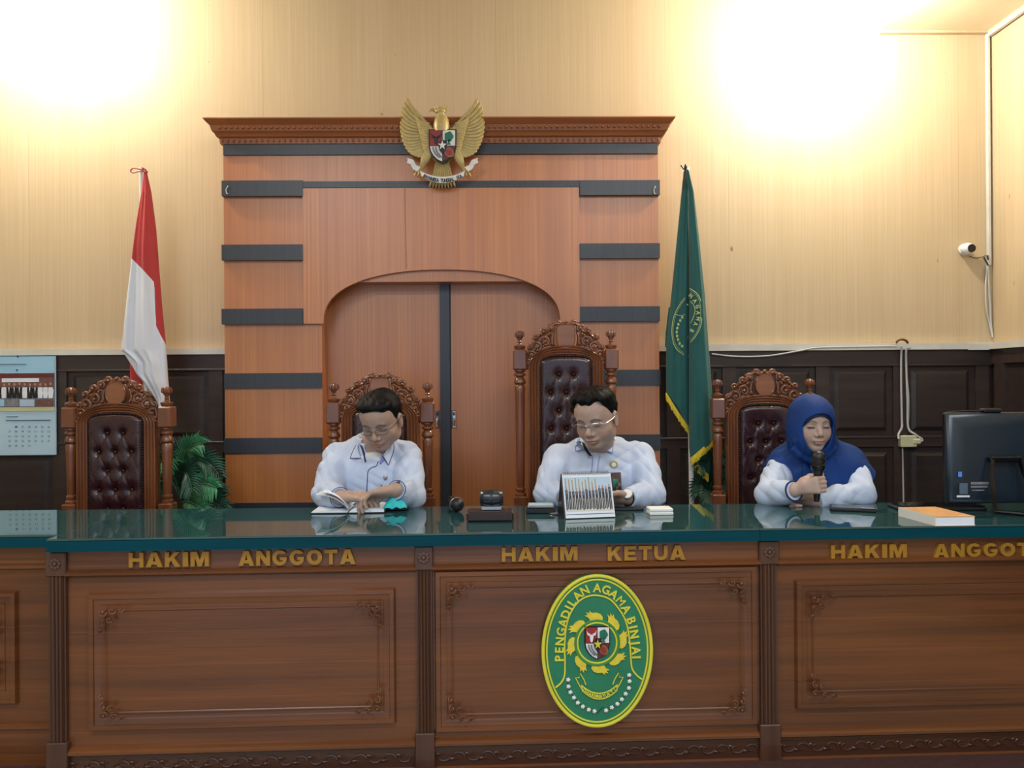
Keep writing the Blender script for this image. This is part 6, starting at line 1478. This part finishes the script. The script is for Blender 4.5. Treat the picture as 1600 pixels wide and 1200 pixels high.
m.build('spiral_binding', 'silver', t)
# white box, dark phone, tablet
T = T_at(1031, 803, .03); t = thing('small_box', 'small white box on the glass right of the desk calendar', 'box', at_(T)); MB().box(-.042, .042, -.03, .03, 0, .011, T, bev=.002).build('tray', 'white_paint', t); MB().box(-.043, .041, -.031, .031, .0112, .024, T, bev=.003).build('lid', 'white_paint', t)
T = T_at(985, 796, .0); t = thing('mobile_phone', 'thin dark phone lying under the wrist with the watch', 'phone', at_(T)); MB().box(-.06, .045, -.03, .02, 0, .008, T, bev=.002).build('case', 'black_plastic', t)
T = T_at(1336, 797, -.35); t = thing('tablet', 'black tablet with a bright reflection modelled on its edge before the woman', 'tablet', at_(T)); MB().box(-.085, .07, -.045, .05, 0, .012, T, bev=.003).build('case', 'black_plastic', t); MB().box(-.078, .064, -.040, .045, .012, .0128, T).build('screen', 'gloss_black', t)
MB().box(.02, .066, -.043, -.03, .0128, .015, T, bev=.001).build('edge_glint', 'silver', t)  # silver strip modelled in place of the bright reflection on the edge
T = T_at(1462, 795, -.04); t = thing('keyboard', 'flat black keyboard between the woman and the monitor', 'keyboard', at_(T)); MB().box(-.15, .16, -.05, .06, 0, .012, T, bev=.004).build('base', 'black_plastic', t)
m = MB()
for r in range(5):
    for k in range(18): m.box(-.14+.0165*k, -.14+.0165*k+.0135, -.042+.019*r, -.042+.019*r+.0155, .0125, .017, T)
m.build('keys', 'gloss_black', t, False)
# thick book
T = T_at(1462, 822, 0); c_, s_ = math.cos(.0), 1
t = thing('thick_book', 'thick paperback with orange-brown cover on the glass before the keyboard', 'book', at_(T))
A0 = np.array(T_at(1404, 806, 0).translation); A1 = np.array(T_at(1462, 822, 0).translation); A2 = np.array(T_at(1524, 821, 0).translation)
A3 = A2+(A0-A1); hh = .030
def quadprism(m, q, z0, z1, ins=0):
    q = [np.array(p_) for p_ in q]; cc = sum(q)/4; q = [p_+(cc-p_)*ins for p_ in q]
    m.add([(p_[0], p_[1], z0) for p_ in q]+[(p_[0], p_[1], z1) for p_ in q], [(0, 1, 2, 3), (7, 6, 5, 4)]+[(i, (i+1) % 4, 4+(i+1) % 4, 4+i) for i in range(4)])
m = MB(); quadprism(m, (A0, A1, A2, A3), TOP, TOP+.0015); m.build('back_cover', 'white_paint', t, False)
m = MB(); quadprism(m, (A0, A1, A2, A3), TOP+.0015, TOP+hh-.0015, .02); m.build('page_block', 'paper', t, False)
m = MB(); quadprism(m, (A0, A1, A2, A3), TOP+hh-.0015, TOP+hh); m.build('front_cover', 'book_orange', t, False)
m = MB(); d = (A1-A0)/np.linalg.norm(A1-A0); nn = arr(d[1], -d[0], 0); m.add([A0+nn*.001, A1+nn*.001, A1+nn*.001+arr(0, 0, hh), A0+nn*.001+arr(0, 0, hh), A0-nn*.001, A1-nn*.001, A1-nn*.001+arr(0, 0, hh), A0-nn*.001+arr(0, 0, hh)], [(0, 1, 2, 3), (7, 6, 5, 4), (0, 4, 5, 1), (1, 5, 6, 2), (2, 6, 7, 3), (3, 7, 4, 0)]); sp = m.build('spine', 'white_paint', t, False)
# monitor seen from behind
MY = 2.86
x0, x1, z0, z1 = rc(1477, 644, 1712, 786, MY)
t = thing('computer_monitor', 'dark blue-black monitor seen from behind at the right edge', 'monitor', ((x0+x1)/2, MY, TOP))
MB().box(x0, x1, MY, MY+.022, z0, z1, bev=.005).build('screen_frame', 'black_plastic', t)
m = MB(); G = []
for (d, y) in ((0, MY), (.004, MY-.008), (.02, MY-.016), (.06, MY-.022)): G.append([(x0+d, y, z0+d), (x1-d, y, z0+d), (x1-d, y, z1-d), (x0+d, y, z1-d)])
m.grid(G, closed_v=True, caps=True); bs = m.build('back_shell', 'monitor_shell', t, True, 60)
q = P(1549, 640, MY); MB().box(q[0]-.033, q[0]+.033, MY-.012, MY+.022, z1, z1+.014, bev=.004).build('webcam', 'black_plastic', t)
a, b = P(1545, 719, MY-.03), P(1587, 716, MY-.03)
m = MB(); m.box(a[0]-.004, b[0]+.012, MY-.05, MY-.022, b[2]-.012, b[2]+.008, bev=.004); m.build('hinge', 'gloss_black', t)
m = MB()
m.tube([(b[0]+.0, MY-.045, b[2]-.002), (b[0]+.008, MY-.06, b[2]-.05), (b[0]+.028, MY-.14, TOP+.010)], [.011, .012, .014], 4, .5)
m.tube([(a[0]+.004, MY-.045, b[2]-.002), (a[0]-.002, MY-.05, b[2]-.05), (a[0]-.010, MY-.08, TOP+.010)], [.011, .012, .014], 4, .5)
m.tube([(a[0]-.010, MY-.08, TOP+.008), (a[0]+.05, MY-.14, TOP+.008), (b[0]+.028, MY-.14, TOP+.008)], [.007, .007, .007], 8)
m.build('stand', 'gloss_black', t)
for nm, (p0, q0, p1, q1), mt_n in (('sticker', (1497, 737, 1503, 745), 'sticker_blue'), ('label_sticker', (1499, 755, 1512, 772), 'ink'), ('label_sticker', (1517, 753, 1545, 757), 'photo_grey'), ('label_sticker', (1517, 759, 1543, 762), 'photo_grey'), ('label_sticker', (1518, 765, 1538, 767), 'photo_grey'), ('barcode_sticker', (1495, 774, 1515, 777), 'paper')):
    a0_, a1_, c0_, c1_ = rc(p0, q0, p1, q1, MY-.023); MB().box(a0_, a1_, MY-.0236, MY-.0224, c0_, c1_).build(nm, mt_n, bs, False)
m = MB(); m.tube(catmull([(q[0]-.02, MY-.0, z1+.008), (q[0]-.05, MY-.0, z1+.006), (x0+.05, MY+.01, z1+.004), (x0+.01, MY+.02, z1-.002)]), .003, 6); m.build('webcam_cable', 'black_plastic', t)
